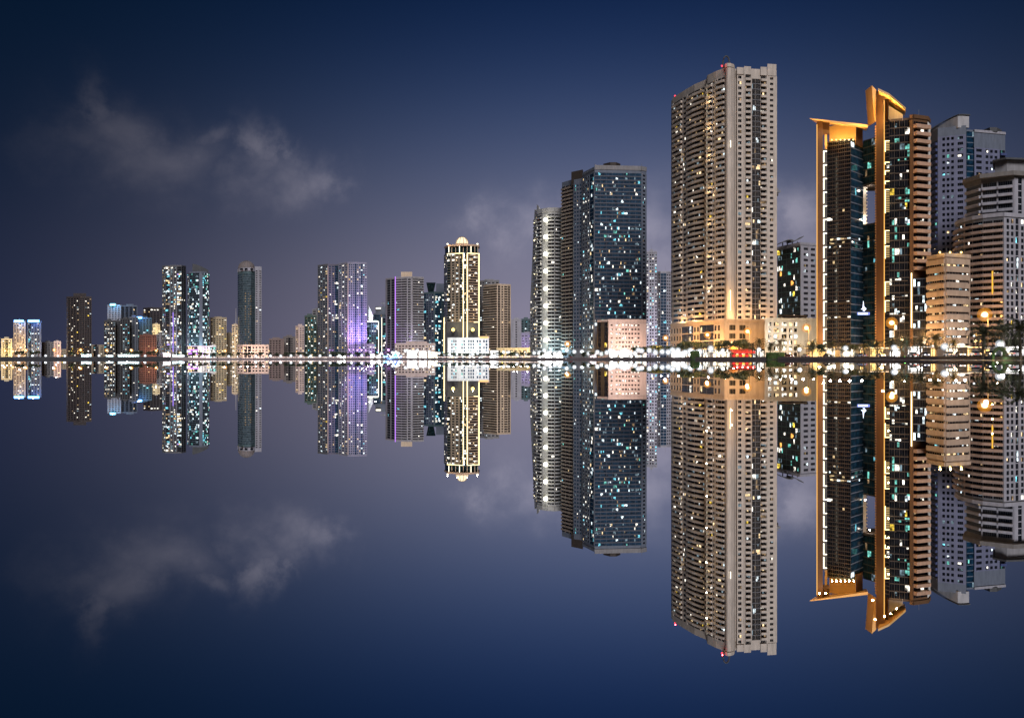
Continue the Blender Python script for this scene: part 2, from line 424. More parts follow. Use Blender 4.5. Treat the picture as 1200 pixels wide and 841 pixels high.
for px, D in ((795, 545), (812, 522), (830, 500), (850, 480), (872, 484), (890, 488)): x, y = at(px, D); point(x, y, GROUND+9, 7500, (1, .56, .2), b.root, .4)  # bare fill lights added to brighten the podium front, no fixtures
roof_kit(b, ch, zt, sand, 1.0, False); b.finish()
b = Building('parking_block', 'white parking block with rows of lit square openings between palms', 'building', 925, 480, 'white parking block', cap=70)
ch = [(896, 470), (958, 474)]; zt = zz(374, 470)
b.body(ch, GROUND-.5, zt, white, 20)
b.facade(ch[0], seg(ch[0], ch[1], .63), GROUND, zt-1, 'p.5 w1 w1.6 w1.6 w1 w1', white, fh=3.5, lit=.93, pal='bright', wh=.6)
b.facade(seg(ch[0], ch[1], .63), ch[1], GROUND, zt-1, 'p1', white)
for px in (902, 915, 928, 941, 953): x, y = at(px, 452); point(x, y, GROUND+9, 4200, (1, .82, .58), b.root, .4)  # fill lights added to lift the block out of the twin tower's shadow
roof_kit(b, ch, zt, white, .8, True); b.finish()
tower('apartment_tower', 'dark plain slab edge rising just behind the tallest beige tower', 'dark slab', [(905, 640), (914.5, 640)], 225, ['p1 w1'], slate, lit=.02, cap=20)

# ================================================================== 2 the green glass office
b = tower('office_tower', 'green glass office tower with a grey banded end and curved roof fins', 'green glass office', [(911, 585), (938, 560), (957.5, 566)], 286,
      [('g2 g2 g2 g2 g2', dict(glass=DARKT, lit=.2, pal='teal', mat=greenw)), ('p.7 w3.2 w3.2 p.4', dict(wh=.45, lit=.1, pal='cool', mat=lav))], lav, cap=100, roof=True, fh=3.5)
mb = MB(); zt = b.zt
for s, (a, c) in enumerate(((913, 927), (924, 939))):
    n = 8; pr = None
    for i in range(n+1):
        t = i/n; px = a+(c-a)*t; D = 572; x, y = at(px, D); z = zt + (1.5 if s == 0 else 2.5) + (2.0*math.sin(t*2.2) if s == 0 else 3.2*t*t)
        cur = [(x, y-5, z), (x, y+5, z), (x, y+5, z+.5), (x, y-5, z+.5)]
        if pr: mb.hexa([pr[0], cur[0], cur[1], pr[1], pr[3], cur[3], cur[2], pr[2]], midg)
        pr = cur
    for t in (.3, .7):
        x, y = at(a+(c-a)*t, 572); mb.tube([(x, y, zt-1), (x, y, zt+3)], [.35, .35], midg, 6)
mb.build('roof_fin', b.root); b.finish()

# ================================================================== 3 the gold-lit twin tower
b = Building('twin_tower', 'twin dark glass tower with gold-lit fins and wing roofs around a square opening', 'gold-lit twin tower', 1000, 390, 'gold-lit twin tower', cap=100)
TW = b.root
gmat = plain('fascia_gold', (.55, .33, .12), .5)
# left wing glass
L0, L1, L2, L3 = (969, 398), (997, 391), (1011.5, 401), (1026.5, 394)
zl = zz(162, 391)
b.body([L0, L1, L2], GROUND, zl, bronze, 22)
k = dict(mat=bronze, fh=1.75, lit=.02, pal='bright', relief=.35)
b.facade(L0, L1, GROUND+6, zl-.6, 'g3 g3 g3 g3', **k)
b.facade(L1, L2, GROUND+6, zl-.6, 'g2 g2 g2', **{**k, 'glass': DARKB, 'lit': .03, 'pal': 'cyan', 'mat': bluew, 'fh': 3.4, 'relief': .05})
# the lit office floors: busy bands at rows 281-292, 352 and 372
for py, f0, f1 in ((280, .0, 1), (284.5, .0, .75), (289, 0, .6), (296, .2, .5), (353, .05, .95), (371.5, .03, 1)):
    P = seg(L0, L1, f0); Q = seg(L0, L1, f1); D = 394
    b.facade((P[0], P[1]-.45), (Q[0], Q[1]-.45), zz(py+2, D), zz(py-1.2, D), 'g1 g1 g1 g1 g1 g1 g1', bronze, fh=1.6, lit=.6, pal='mixed' if py < 300 else 'bright', relief=.1)
for py in (280, 285, 290):
    b.facade((998, 391.4-.2), (1010.5, 400-.2), zz(py+2, 396), zz(py-1.2, 396), 'g1 g1 g1 g1', bluew, fh=1.6, lit=.6, pal='cyan', relief=.1)
# bridge above and below the opening
def bridge(m):
    m.prism([at(1011.4, 401.3), at(1026.5, 394.3), at(1026, 412), at(1011.5, 412)], zz(217, 398), zz(163, 398), bronze)
part('upper_bridge', TW, bridge)
part('lower_bridge', TW, lambda m: m.prism([at(1011.4, 401.3), at(1026.5, 394.3), at(1026, 412), at(1011.5, 412)], GROUND, zz(262, 398), bronze))
kb = dict(mat=darkw, fh=3.4, glass=DARKB, relief=.25, pal='cyan')
b.facade((1011.6, 401), (1026.3, 394), zz(216, 398), zz(164, 398), 'g2 g2 g2', **{**kb, 'lit': .2}); b.facade((1011.6, 401), (1026.3, 394), zz(346, 398), zz(264, 398), 'g2 g2 g2', **{**kb, 'lit': .10}); b.facade((1011.6, 401), (1026.3, 394), GROUND+4, zz(346.5, 398), 'g2 g2 g2', **{**kb, 'lit': 0})
# opening: pale lit reveal with ribs
def reveal(m):
    x, y = at(1011.6, 402); z0, z1 = zz(262, 400), zz(217, 400)
    m.box(x, x+1.5, y+.5, y+8, z0, z1, white)
    for i in range(11):
        z = z0 + (z1-z0)*(i+.5)/11; m.box(x+1.4, x+2.0, y+.3, y+8, z-.25, z+.25, white)
    x2, _ = at(1026, 398); m.box(x, x2, y-1.2, y+8, z1-.1, z1+1.2, white)
part('opening_reveal', TW, reveal)
x, y = at(1016, 398); point(x, y+2, zz(257, 400), 1500, (1, .75, .5), TW, .3); point(x+2, y+2, zz(222, 400), 600, (1, .85, .7), TW, .3)
# left fin, lit orange, with white bracket lights beside it
def fin(m, a, c, D, y0, y1, dep=9, mt=brown):
    m.prism([at(a, D), at(c, D-1), at(c-.5, D+dep), at(a+.4, D+dep)], GROUND, zz(y0, D), mt)
part('stone_fin', TW, lambda m: fin(m, 957, 964.3, 386, 142.5, 420))
part('stair_glazing', TW, lambda m: m.prism([at(964.3, 393), at(969.2, 393), at(969, 402), at(964.3, 402)], GROUND, zz(175, 393), darkw))
py = 177.0
while py < 410:
    mb = MB(); D = 391.5; xa, y = at(964.7, D); xb, _ = at(968.8, D)
    z0, z1 = zz(py+13.5, D), zz(py, D)
    mb.box(xa, xa+.38, y-.3, y, z0, z1, LEDW); mb.box(xa+.385, xb, y-.3, y, z1-.38, z1, LEDW); mb.build('bracket_light', TW); py += 16
# upper frame of left fin
def frame(m):
    m.prism([at(964.3, 389), at(972, 390), at(971.5, 398), at(964.4, 398)], zz(152, 389), zz(143, 389), brown)
    m.prism([at(966.5, 397), at(969.3, 397), at(969.3, 400), at(966.5, 400)], zz(176, 397), zz(143, 397), gmat)
part('fin_frame', TW, frame)
# lit plant screen and wing roof
part('roof_screen', TW, lambda m: m.prism([at(972, 399), at(1003, 394), at(1003, 404), at(972, 408)], zl-2, zz(146, 396), gmat))
part('roof_tower_block', TW, lambda m: m.prism([at(1003.2, 392), at(1011, 398), at(1011, 406), at(1003.2, 404)], zl-2, zz(147, 394), brown))
def wing(m):   # thin blade with a sharp tip to the left
    top = [(*at(949, 380), zz(138.6, 380)), (*at(1017, 386), zz(146.2, 386)), (*at(1015, 408), zz(150, 408)), (*at(957, 404), zz(143.5, 404))]
    m.hexa([(p[0], p[1], p[2]-(.3 if i in (0, 3) else 1.3)) for i, p in enumerate(top)] + top, gmat)
part('wing_roof', TW, wing)
for px in (974, 979, 984, 989, 994, 999):
    D = 394.5 - (px-974)*.15; x, y = at(px, D); z = zz(164.5, D); mb = MB(); mb.sphere((x, y-.9, z), .28, GOLD, 8, 5); mb.build('roof_or_added_uplight', TW)
    point(x, y-1.3, z+.6, 900, (1, .62, .2), TW, .2)
for px in (959, 966): x, y = at(px, 381); point(x, y-1.5, zz(149, 381), 1100, AMBER, TW, .3)
x, y = at(960, 380); spot((x+1, y-7, GROUND+6), (x, y+6, 75), 65000, (1, .5, .12), TW, 70); point(x+.5, y-4, GROUND+9, 2500, AMBER, TW)
# right wing
R0, R1, R2 = (1036.3, 384), (1042.3, 383), (1066.3, 380)
zr = zz(138.5, 381)
b.body([(1036.2, 385), R1, R2], GROUND, zr, bronze, 22)
k2 = dict(mat=bronze, fh=3.25, lit=.24, pal='teal', glass=DARK, relief=.35)
b.facade(R1, R2, GROUND+5, zr-1, 'g2 g2 g2 g2', **k2)
b.facade((1036.4, 384.6), R1, GROUND+5, zr-1, 'g2', **{**k2, 'lit': .02, 'fh': 1.7})
for py, f0, f1 in ((186, .4, .95), (200, .3, .95), (218, .35, .8), (231, .3, 1), (243, .4, .9), (262, .3, 1), (326, .1, .9), (345, .1, .9), (366, 0, 1)):
    P = seg(R1, R2, f0); Q = seg(R1, R2, f1)
    b.facade((P[0], P[1]-.45), (Q[0], Q[1]-.45), zz(py+3.5, 381), zz(py, 381), 'g1 g1 g1 g1 g1', bronze, fh=1.7, lit=.55, pal='tealbright' if py < 300 else 'bright', relief=.1)
def blade(m):
    m.prism([at(1026.8, 385), at(1036.3, 380), at(1036, 392), at(1027.4, 394)], GROUND, 0, brown, [zz(106, 385), zz(113.5, 380), zz(113.5, 391), zz(106, 394)])
part('stone_fin', TW, blade)
def sail(m):   # tapering pale side of the fin, widest at its tip
    D = 386; a, y = at(1021.6, D); c, _ = at(1027.1, 385); d, _ = at(1024.8, D)
    m.hexa([(d, y, zz(143, D)), (c, y-.6, zz(143, D)), (c, y+7, zz(143, D)), (d, y+7, zz(143, D)), (a, y, zz(100.3, D)), (c, y-.6, zz(105.8, D)), (c, y+7, zz(106, D)), (a, y+7, zz(100.6, D))], gmat)
part('fin_sail', TW, sail)
part('fin_louvres', TW, lambda m: [m.box(at(1025.2, 388)[0], at(1026.8, 388)[0], 386.5, 388, zz(py, 387)-.35, zz(py, 387)+.35, gmat) for py in [148 + 3.1*i for i in range(85)]])
x, y = at(1022.8, 380); point(x, y, zz(140, 380), 4500, AMBER, TW, .3); point(x+.6, y-1, zz(118, 380), 2600, AMBER, TW, .3)
def wing2(m):
    top = [(*at(1029, 375), zz(103.5, 375)), (*at(1042, 374), zz(109.5, 374)), (*at(1061.5, 378), zz(126.3, 378)), (*at(1060, 396), zz(133.5, 396)), (*at(1040, 398), zz(122.5, 398)), (*at(1031, 397), zz(117.5, 397))]
    n = len(top); base = len(m.v)
    for p in top: m.v.append((p[0], p[1], p[2]-.9))
    for p in top: m.v.append(p)
    kx = m._m(gmat)
    for q in ((5, 0, 1, 4), (4, 1, 2, 3)):
        m.f.append(tuple(base+i for i in q)); m.mi.append(kx); m.f.append(tuple(base+n+i for i in reversed(q))); m.mi.append(kx)
    for i in range(n): j = (i+1) % n; m.f.append((base+i, base+j, base+n+j, base+n+i)); m.mi.append(kx)
part('wing_roof', TW, wing2)
part('roof_screen', TW, lambda m: m.prism([at(1036.8, 386), at(1041, 383), at(1041, 392), at(1036.8, 394)], zr-1, zz(115, 385), brown))
part('roof_tower_block', TW, lambda m: m.prism([at(1041.2, 384), at(1058, 381), at(1057, 394), at(1041.5, 396)], zr-1, 0, slate, [zz(123.5, 384), zz(134, 381), zz(134, 394), zz(123.5, 396)]))
for px, pz in ((1039, 121), (1046, 124), (1053, 130)):
    x, y = at(px, 377); point(x, y+2.0, zz(pz, 379), 1500, AMBER, TW, .25)
for y0, y1 in ((165, 178), (190, 193), (200, 205), (212, 216), (222, 250), (270, 286), (288, 303), (330, 347), (352, 366)):
    mb = MB(); D = 382; xa, y = at(1036.6, D); xb, _ = at(1042, D); z0, z1 = zz(y1, D), zz(y0, D)
    mb.box(xa, xa+.35, y-.35, y-.05, z0, z1, GOLD); mb.box(xa+.355, xb, y-.35, y-.05, z1-.3, z1, GOLD)
    if y1-y0 > 9:
        for q in range(1, int((y1-y0)/2.1)): mb.box(xa+.355, xb, y-.28, y-.05, z0+(z1-z0)*q/((y1-y0)/2.1)-.16, z0+(z1-z0)*q/((y1-y0)/2.1)+.16, lit_mat('dim_gold_strip', (1, .68, .28), .75, False))
    mb.build('bracket_light', TW); point((xa+xb)/2, y-1.6, (z0+z1)/2, 25*(y1-y0), (1, .72, .32), TW, .3)
x, y = at(1031, 372); spot((x, y-6, GROUND+6), (x, y+6, 75), 60000, (1, .5, .12), TW, 60); point(x, y-3, GROUND+12, 4200, (1, .7, .4), TW)

for px, D, pw in ((973, 379, 5000), (984, 377, 5000), (996, 376, 6000), (1010, 378, 5000), (1046, 371, 5000), (1060, 370, 5000)): x, y = at(px, D); point(x, y, GROUND+8, pw, (1, .60, .24), TW)
# illuminated sail emblem with its name board on the recess
def emblem(m):
    D = 389; 
    def P(px, py, d=0): x, y = at(px, D); return (x, y+d, zz(py, D))
    def ext(pts, mt):
        n = len(m.v); k = m._m(mt); c = len(pts)
        m.v += [P(a, q) for a, q in pts] + [P(a, q, .3) for a, q in pts]
        m.f.append(tuple(n+i for i in range(c))); m.mi.append(k); m.f.append(tuple(n+c+i for i in reversed(range(c)))); m.mi.append(k)
        for i in range(c): j = (i+1) % c; m.f.append((n+i, n+j, n+c+j, n+c+i)); m.mi.append(k)
    ext([(1009, 362.2), (1011.2, 360.8), (1011.9, 352.5), (1012.6, 359), (1015.3, 361.6), (1014, 363.4)], SIGNW)
    ext([(1011, 364.6), (1012.6, 363.6), (1013.6, 364.8)], SIGNW)
sg = part('roof_emblem', TW, emblem)
def board(m):
    D = 388.8; xa, y = at(1005, D); xb, _ = at(1019.3, D); m.box(xa, xb, y, y+.4, zz(369, D), zz(365.8, D), lit_mat('sign_blue', (.25, .3, .8), 1.2, False))
bd = part('name_board', TW, board)
mb = MB(); D = 388.8; xs = 1005.6
for wl in (2.0, 1.4, 1.0, 1.9, 1.6, 2.1, 1.5):     # its letters are too small to read in the photograph: light strokes only
    xa, y = at(xs, D); xb, _ = at(xs+wl*.72, D); z0, z1 = zz(368.6, D), zz(366.3, D)
    mb.box(xa, xa+.2, y-.15, y-.02, z0, z1, SIGNW); mb.box(xa+.2, xb, y-.15, y-.02, z1-.2, z1, SIGNW); mb.box(xa+.2, xb, y-.15, y-.02, z0, z0+.2, SIGNW); xs += wl
mb.build('board_lettering', TW)
for px, D, p0, p1 in ((957.2, 385.6, 146, 410), (1036.0, 379.6, 118, 410)): strip(b, px, D, p0, p1, lit_mat('lit_edge_glow', (1, .50, .12), 1.1, False), .28, 'lit_edge_strip', .1)  # glowing strips added to draw the light caught on the fin edges
b.finish()
# ================================================================== 4 balcony tower beside it
b = tower('balcony_tower', 'slim brown tower of stacked balconies attached right of the gold-lit twin tower', 'slim balcony tower', [(1066.4, 379), (1070.2, 378), (1087, 381), (1089.5, 386)], 137.5,
      ['p1', ('b4', dict(lit=.12, pal='mixed', bd=1.8, par=1.3, bmat=wall_mat('rose_balcony', (.36, .22, .155)))), ('p.5 w1', dict(lit=.45, pal='cool', mat=white))], brown, cap=90, fh=3.2, base=316)
strip(b, 1067.4, 377.4, 320, 384, GOLD, .3, 'light_strip', .5)
b.finish()
# ================================================================== 5 tan office in front
b = Building('office_block', 'low tan office block with long ribbon windows right of the gold-lit twin tower', 'tan office block', 1110, 352, 'tan office block', cap=100)
P0, P1, P2, P3 = (1068, 371), (1086.5, 371), (1107.5, 360), (1137, 366)
zt = zz(300, 361)
part('glass_corner', b.root, lambda m: m.prism([at(1070, 374), at(1086.4, 372), at(1086, 380), at(1071, 380)], GROUND, zz(326, 373), darkw))
b.facade((1070, 373.8), (1086.4, 371.8), GROUND+5, zz(327, 373), 'g2 g2', darkw, fh=3.4, lit=.15, pal='cool')
b.body([P1, P2, P3], GROUND-.5, zt, tan, 25)
k = dict(mat=tan, fh=3.3, wh=.33, lit=.22, pal='mixed', relief=.45)
def ribbon(P, Q, za, zb, lit, ph):
    """long bands of window: many narrow lights between deep spandrels"""
    nf = round((zb-za)/3.3); h = (zb-za)/nf
    for i in range(nf):
        z = za+i*h
        b.facade(P, Q, z+ph, z+ph+1.25, 'd.3 ' + ' '.join(['g1']*7) + ' d.3', tan, fh=1.25, lit=lit if i > 3 else .75, pal='mixed' if i > 3 else 'bright', relief=.03)
        Pv, Qv = Vector((*at(*P), 0)), Vector((*at(*Q), 0)); u = (Qv-Pv).normalized(); n = Vector((u.y, -u.x, 0))
        a, c = Pv+n*.5, Qv+n*.5; lo = z+ph+1.25; hi = z+h+ph-.03
        b.wall.hexa([(a.x, a.y, lo), (c.x, c.y, lo), (Qv.x, Qv.y, lo), (Pv.x, Pv.y, lo), (a.x, a.y, hi), (c.x, c.y, hi), (Qv.x, Qv.y, hi), (Pv.x, Pv.y, hi)], tan)
ribbon(seg(P1, P2, .0), seg(P1, P2, .985), GROUND+3, zt-2, .2, .9); ribbon(seg(P2, P3, .015), seg(P2, P3, .95), GROUND+3, zt-2.6, .25, 1.4)
roof_kit(b, [P1, P2, P3], zt, tan, 1.1, True)
for px, pw in ((1100, 350), (1112, 900), (1125, 450)):
    x, y = at(px, 362); mb = MB(); mb.sphere((x, y-1, zt+1.5), .4, lit_mat('roof_lamp_yellow', (1, .72, .2), 5, False), 8, 6); mb.build('roof_lamp', b.root); point(x, y-1.2, zt+2.4, pw, (1, .7, .25), b.root, .3)
for px, D, pw in ((1090, 352, 2600), (1100, 342, 3000), (1120, 346, 3000), (1131, 350, 3000)): x, y = at(px, D); point(x, y, GROUND+7, pw, (1, .74, .5), b.root, .4)
b.finish()
# ================================================================== 6 blue spotted tower
b = Building('apartment_tower', 'grey-blue tower of small square windows under an arched crown', 'arched-crown tower', 1132, 490, 'arched-crown tower', cap=100)
C0, C1, C2, C3, C4 = (1089, 505), (1099, 494), (1132, 488), (1141.5, 497), (1178, 503)
zt = zz(148, 490)
b.body([C0, C1, C2, (1132.5, 497), (1141, 498), C3, C4], GROUND, zt, bluew, 25)
blav = wall_mat('blue_lavender_panel', (.10, .108, .18))
k = dict(mat=blav, fh=3.25, lit=.12, pal='cyan', wh=.5)
b.facade(C0, C1, GROUND+10, zt-6, 'b3', **{**k, 'bmat': navyb, 'lit': .03, 'par': 1.2, 'mat': blav}); b.facade(C1, C2, GROUND+10, zt-5, 'p1 w1.2 w1.2 w1.2 p.3 w2.4 p.3', **k)
b.facade((1132.5, 496.8), (1141, 497.8), GROUND+10, zt-1, 'g2', **{**k, 'lit': .04, 'glass': DARKB, 'mat': bluew}); b.facade(C3, C4, GROUND+10, zt-10, 'w2.4 p.3 w1.2 w1.2 w1.2 p.4 b1.6', **{**k, 'bmat': navyb})
def crown(m):
    n = 14; pr = None
    for i in range(n+1):
        t = i/n; px = 1088.5 + t*46; D = 507 - 17*min(1, t*1.4); z1 = zz(148 - 11.5*math.sin(t*math.pi*.62)**.8, 490); x, y = at(px, D)
        cur = ((x, y-1, zt-1), (x, y-1, z1), (x, y+9, zt-1), (x, y+9, z1))
        if pr: m.hexa([pr[0], cur[0], cur[2], pr[2], pr[1], cur[1], cur[3], pr[3]], wall_mat('crown_panel', (.27, .265, .29)))
        pr = cur
part('roof_crown', b.root, crown)
def rim(m):
    n = 14; pr = None
    for i in range(n+1):
        t = i/n; px = 1087.5 + t*48; D = 507 - 17*min(1, t*1.4); z1 = zz(147.6 - 11.8*math.sin(t*math.pi*.62)**.8, 490); x, y = at(px, D)
        cur = ((x, y-1.6, z1+.15), (x, y-1.6, z1+.6), (x, y+9, z1+.15), (x, y+9, z1+.6))
        if pr: m.hexa([pr[0], cur[0], cur[2], pr[2], pr[1], cur[1], cur[3], pr[3]], darkw)
        pr = cur
part('crown_rim', b.root, rim)
part('roof_disc', b.root, lambda m: m.prism([at(1152, 506), at(1160, 500), at(1168, 500), at(1174, 506)], zt-.5, zt+2, darkw))
roof_kit(b, [C3, C4], zt-1, lav, 1.0, False); b.finish()
# ================================================================== 7 right-hand stepped tower with curved bands
b = Building('stepped_tower', 'stepped tower with curved balcony bands and a lavender end wall at the right edge', 'stepped curved tower', 1165, 425, 'stepped curved tower', cap=100)
rosy = wall_mat('rose_band', (.27, .20, .18))
lo = [(1119.5, 452), (1123, 444), (1130, 437), (1140, 431), (1152, 426), (1176, 420), (1205, 426)]
zlo = zz(254, 424)
b.body(lo, GROUND, zlo, midg, 22)
k = dict(mat=rosy, fh=3.05, lit=.1, pal='mixed', par=1.15, bd=1.2, bmat=rosy)
for i in range(5): b.facade(lo[i], lo[i+1], GROUND+6, zlo-1.5, ['b2', 'b2', 'p.25 b2', 'b3', 'b3 b3'][i], **{**k, 'lit': .1})
b.facade(lo[5], lo[6], GROUND+6, zlo-1, 'p.5 w1.3 w1.3 p.35 g.9 p.5 w1.3 w1.3', **{**k, 'mat': lav, 'lit': .16, 'wh': .66})
roof_kit(b, lo, zlo, lav, 1.5, False)
hi = [(1133, 447), (1150, 436), (1188, 427.5), (1206, 430)]
zhi = zz(207, 430)
mb = MB(); b.body(hi, zlo-.2, zhi, midg, 20, mb=mb); mb.build('upper_storeys', b.root)
for i in range(2): b.facade(hi[i], hi[i+1], zlo+.2, zhi-2, ['b3', 'p.25 b3 p.25 b3 p.2'][i], **{**k, 'lit': .01, 'fh': 3.5, 'mat': lav, 'bmat': lav})
b.facade(hi[2], hi[3], zlo+.2, zhi-1, 'p1 g1 p2', **{**k, 'mat': lav, 'lit': .0})
mb = MB(); mb.prism([at(1128, 446), at(1148, 433), at(1188, 424.5), at(1207, 427), at(1207, 455), at(1131, 458)], zhi-.2, zz(201.5, 428), wall_mat('overhang_grey', (.12, .11, .11))); mb.build('roof_overhang', b.root)
mb = MB(); mb.prism([at(1166, 438), at(1180, 434), at(1206, 436), at(1206, 452), at(1167, 452)], zhi, zz(188, 434), slate); mb.build('plant_room', b.root)
mb = MB(); mb.prism([at(1163, 437), at(1179, 431), at(1207, 433), at(1207, 455), at(1164, 455)], zz(188, 434), zz(186, 434), darkw); mb.build('roof_canopy', b.root)
for py in (335, 352, 369):
    x, y = at(1160, 418); point(x, y-2, zz(py, 418), 900, SODIUM, b.root, .3)
strip(b, 1160.5, 424, 318, 345, lit_mat('amber_strip', (1, .5, .05), 1.4, False), .5, 'light_strip', 1.8)
x, y = at(1169, 410); point(x, y, GROUND+10, 7000, SODIUM, b.root)
b.finish()
# ================================================================== 8 the dark blue tower
b = Building('apartment_tower', 'broad dark blue banded tower with scattered cyan windows and brown left face', 'dark blue tower', 710, 740, 'dark blue tower', cap=100)
E = [(658.5, 800), (671.5, 785), (672.5, 778), (682, 772), (683, 766), (697, 742), (751.5, 746), (757.5, 750)]
zt = zz(198, 742); 
b.body(E, GROUND, zt, bluew, 30, ztops=[zz(214, 800), zz(210, 785), zt-2, zt-2, zt, zt, zt, zt])
z2 = zz(383, 742)
k = dict(mat=wall_mat('dark_band', (.05, .055, .08)), fh=3.25, pal='cyan', wh=.5)
b.facade(E[0], E[1], GROUND+8, zz(217, 792), 'b2 p.2 b2 p.2 b2', **{**k, 'lit': .01, 'mat': brownb, 'bmat': brownb, 'par': 1.3})
b.facade(E[2], E[3], GROUND+8, zt-6, 'w1 w1 w1', **{**k, 'lit': .08, 'mat': bluew, 'pal': 'cyan', 'glass': DARKB})
b.facade(E[4], E[5], GROUND+8, zt-3, 'w1.2 w1.2 w1.2 g2 p.5', **{**k, 'lit': .22, 'mat': bluew, 'pal': 'cool', 'glass': DARKB})
b.facade(E[5], E[6], z2, zt-3, ' '.join(['g2']*8), **{**k, 'lit': .19, 'glass': DARKB, 'relief': .6, 'sp': .95, 'run': (1, 1, 2, 3)})
b.facade(E[6], E[7], z2, zt-3, 'p.3 w1.6 p.3', **{**k, 'lit': .1, 'mat': bluew})
roof_kit(b, [(697, 742), (751.5, 746), (757.5, 750)], zt, wall_mat('parapet_grey', (.15, .145, .16)), 3.2, False); roof_kit(b, [(683, 766), (696.9, 742.3)], zt, bluew, 1.8, False)
part('roof_canopy', b.root, lambda m: m.prism([at(707, 752), at(715, 746), at(722, 746), at(727, 752), at(722, 762), at(712, 762)], zt-1, zz(191.4, 750), bronze))
part('roof_canopy', b.root, lambda m: m.prism([at(669.5, 782), at(683, 772), at(684, 790), at(671, 795)], zt-6, zz(201, 780), bronze))
for px in (697, 752):
    x, y = at(px, 743); mb = MB(); mb.tube([(x, y, zt), (x, y, zz(191.5, 743))], [.25, .1], steel, 6); mb.build('roof_mast', b.root)
b.finish()
b = Building('podium_block', 'salmon floodlit podium with sparkling white lamps below the dark blue tower', 'salmon podium', 730, 700, 'salmon floodlit podium', cap=80)
ch = [(700, 715), (712.5, 704), (713, 700), (757.5, 702)]; zt = zz(375.5, 700)
b.body(ch, GROUND-.5, zt, pink, 22)
b.facade(ch[0], ch[1], GROUND+4, zt-1, 'p.4 g1 p1.4 g1.2', bronze, fh=4, lit=.05); b.facade(ch[2], ch[3], GROUND+4, zt-2, 'p.5 w1 p.6 w1 w1 w1 w1 w1 w1 w1 w1 p2', pink, fh=3.4, lit=.5, pal='bright', wh=.4)
b.facade(ch[2], ch[3], GROUND, GROUND+4, 'g1 g1 g1 g1 g1 g1', pink, fh=4, lit=.9, pal='bright')
roof_kit(b, ch, zt, pink, 1.0, False); b.finish()
for px in (718, 730, 742, 752): x, y = at(px, 684); spot((x, y-4, GROUND+5), (x, 702, 18), 15000, (1, .72, .55), b.root, 100)
# ================================================================== 9 tower with big round facade lamps
b = Building('apartment_tower', 'curved grey tower with a column of eight bright round lamps up its corner', 'round-lamp tower', 642, 812, 'round-lamp tower', cap=100)
G = [(621.5, 850), (626.5, 838), (630, 826), (636, 818), (642, 814), (650, 812), (660, 816)]
ztop = zz(248, 814)
b.body(G, GROUND, ztop, conc, 28, ztops=[zz(350, 850), ztop+6, ztop+2, ztop, ztop, ztop, ztop])
k = dict(mat=conc, fh=3.3, par=1.1, bd=1.5, pal='bright', bmat=conc)
b.facade(G[0], G[1], GROUND+6, zz(352, 845), 'w1 w1', **{**k, 'lit': .3}); b.facade(G[1], G[2], GROUND+6, ztop-2, 'b2', **{**k, 'lit': .3}); b.facade(G[2], G[3], GROUND+6, ztop-2, 'b3 p.6', **{**k, 'lit': .08})
b.facade(G[3], G[4], GROUND+6, ztop-2, 'p2', **k); b.facade(G[4], G[5], GROUND+6, ztop-2, 'b3 b3', **{**k, 'lit': .05}); b.facade(G[5], G[6], GROUND+6, ztop-2, 'b3 b3', **{**k, 'lit': .07})
roof_kit(b, G[2:], ztop, conc, 3.5, True)
part('roof_blade', b.root, lambda m: m.prism([at(629, 828), at(631.5, 824), at(634, 824), at(634, 828)], ztop, 0, conc, [zz(239, 826), zz(242, 826), ztop+2, zz(245, 826)]))
for py in (258, 278, 298, 318, 338.5, 358.5, 378.5, 398.5):
    x, y = at(639.5, 815.5); z = zz(py, 815); mb = MB(); mb.sphere((x-.3, y-2.2, z), 1.8, lit_mat('facade_lamp', (1, .95, .72), 12, False), 12, 8); mb.tube([(x-.3, y-2.2, z), (x-.3, y+.4, z)], [.3, .3], steel, 6); mb.build('facade_lamp', b.root)
    point(x-.5, y-4.6, z, 2600, (1, .95, .72), b.root, .8)
for py in (262, 282, 283, 303, 321, 345, 366, 380): x, y = at(627, 836); mb = MB(); mb.sphere((x-.5, y-2.4, zz(py, 836)), .7, lit_mat('facade_lamp_warm', (1, .85, .5), 6, False), 8, 6); mb.build('corner_lamp', b.root)
for px in (631, 645, 655): x, y = at(px, 795); point(x, y, GROUND+9, 9000, (.6, .95, 1), b.root)
b.finish()
LOWB = []
# ================================================================== 10 gold-outlined tower with a lit dome
b = Building('hotel_tower', 'tower outlined in gold light with a glowing dome and white podium', 'tower', 541, 1128, 'gold-outlined domed tower', cap=100)
D = 1128
H = [(520.5, 1152), (524, 1133), (543, 1124), (547.5, 1124), (561, 1130), (562.5, 1140)]
zt = zz(296, D); b.body(H, GROUND, zt, darkw, 32)
zp = zz(352, D)
k = dict(mat=wall_mat('bronze_pier', (.20, .155, .115)), fh=3.3, pal='bright', wh=.55)
for za, zb, e in ((zz(377, D), zt-1, .3),):
    b.facade(H[0], H[1], za, zb, 'w1 w1', **{**k, 'lit': .12, 'mat': bluew}); b.facade(H[1], H[2], za, zb, 'g1 p.2 w1.1 w1.1 p.2 g1', **{**k, 'lit': .3, 'glass': DARKT})
    b.facade(H[2], H[3], za, zb, 'g1', **{**k, 'lit': .3, 'glass': DARKT}); b.facade(H[3], H[4], za, zb, 'p.3 b1.3 b1.3 p.3', **{**k, 'lit': .3, 'bmat': wall_mat('rust_balcony', (.26, .18, .125)), 'mat': wall_mat('bronze_pier', (.20, .155, .115))})
for px, dd in ((520.6, 1148), (543, 1123), (547.6, 1123), (561.4, 1129)):
    strip(b, px, dd, 297 if px > 530 else 372, 416, GOLD, 1.0, 'light_strip', 1.2)
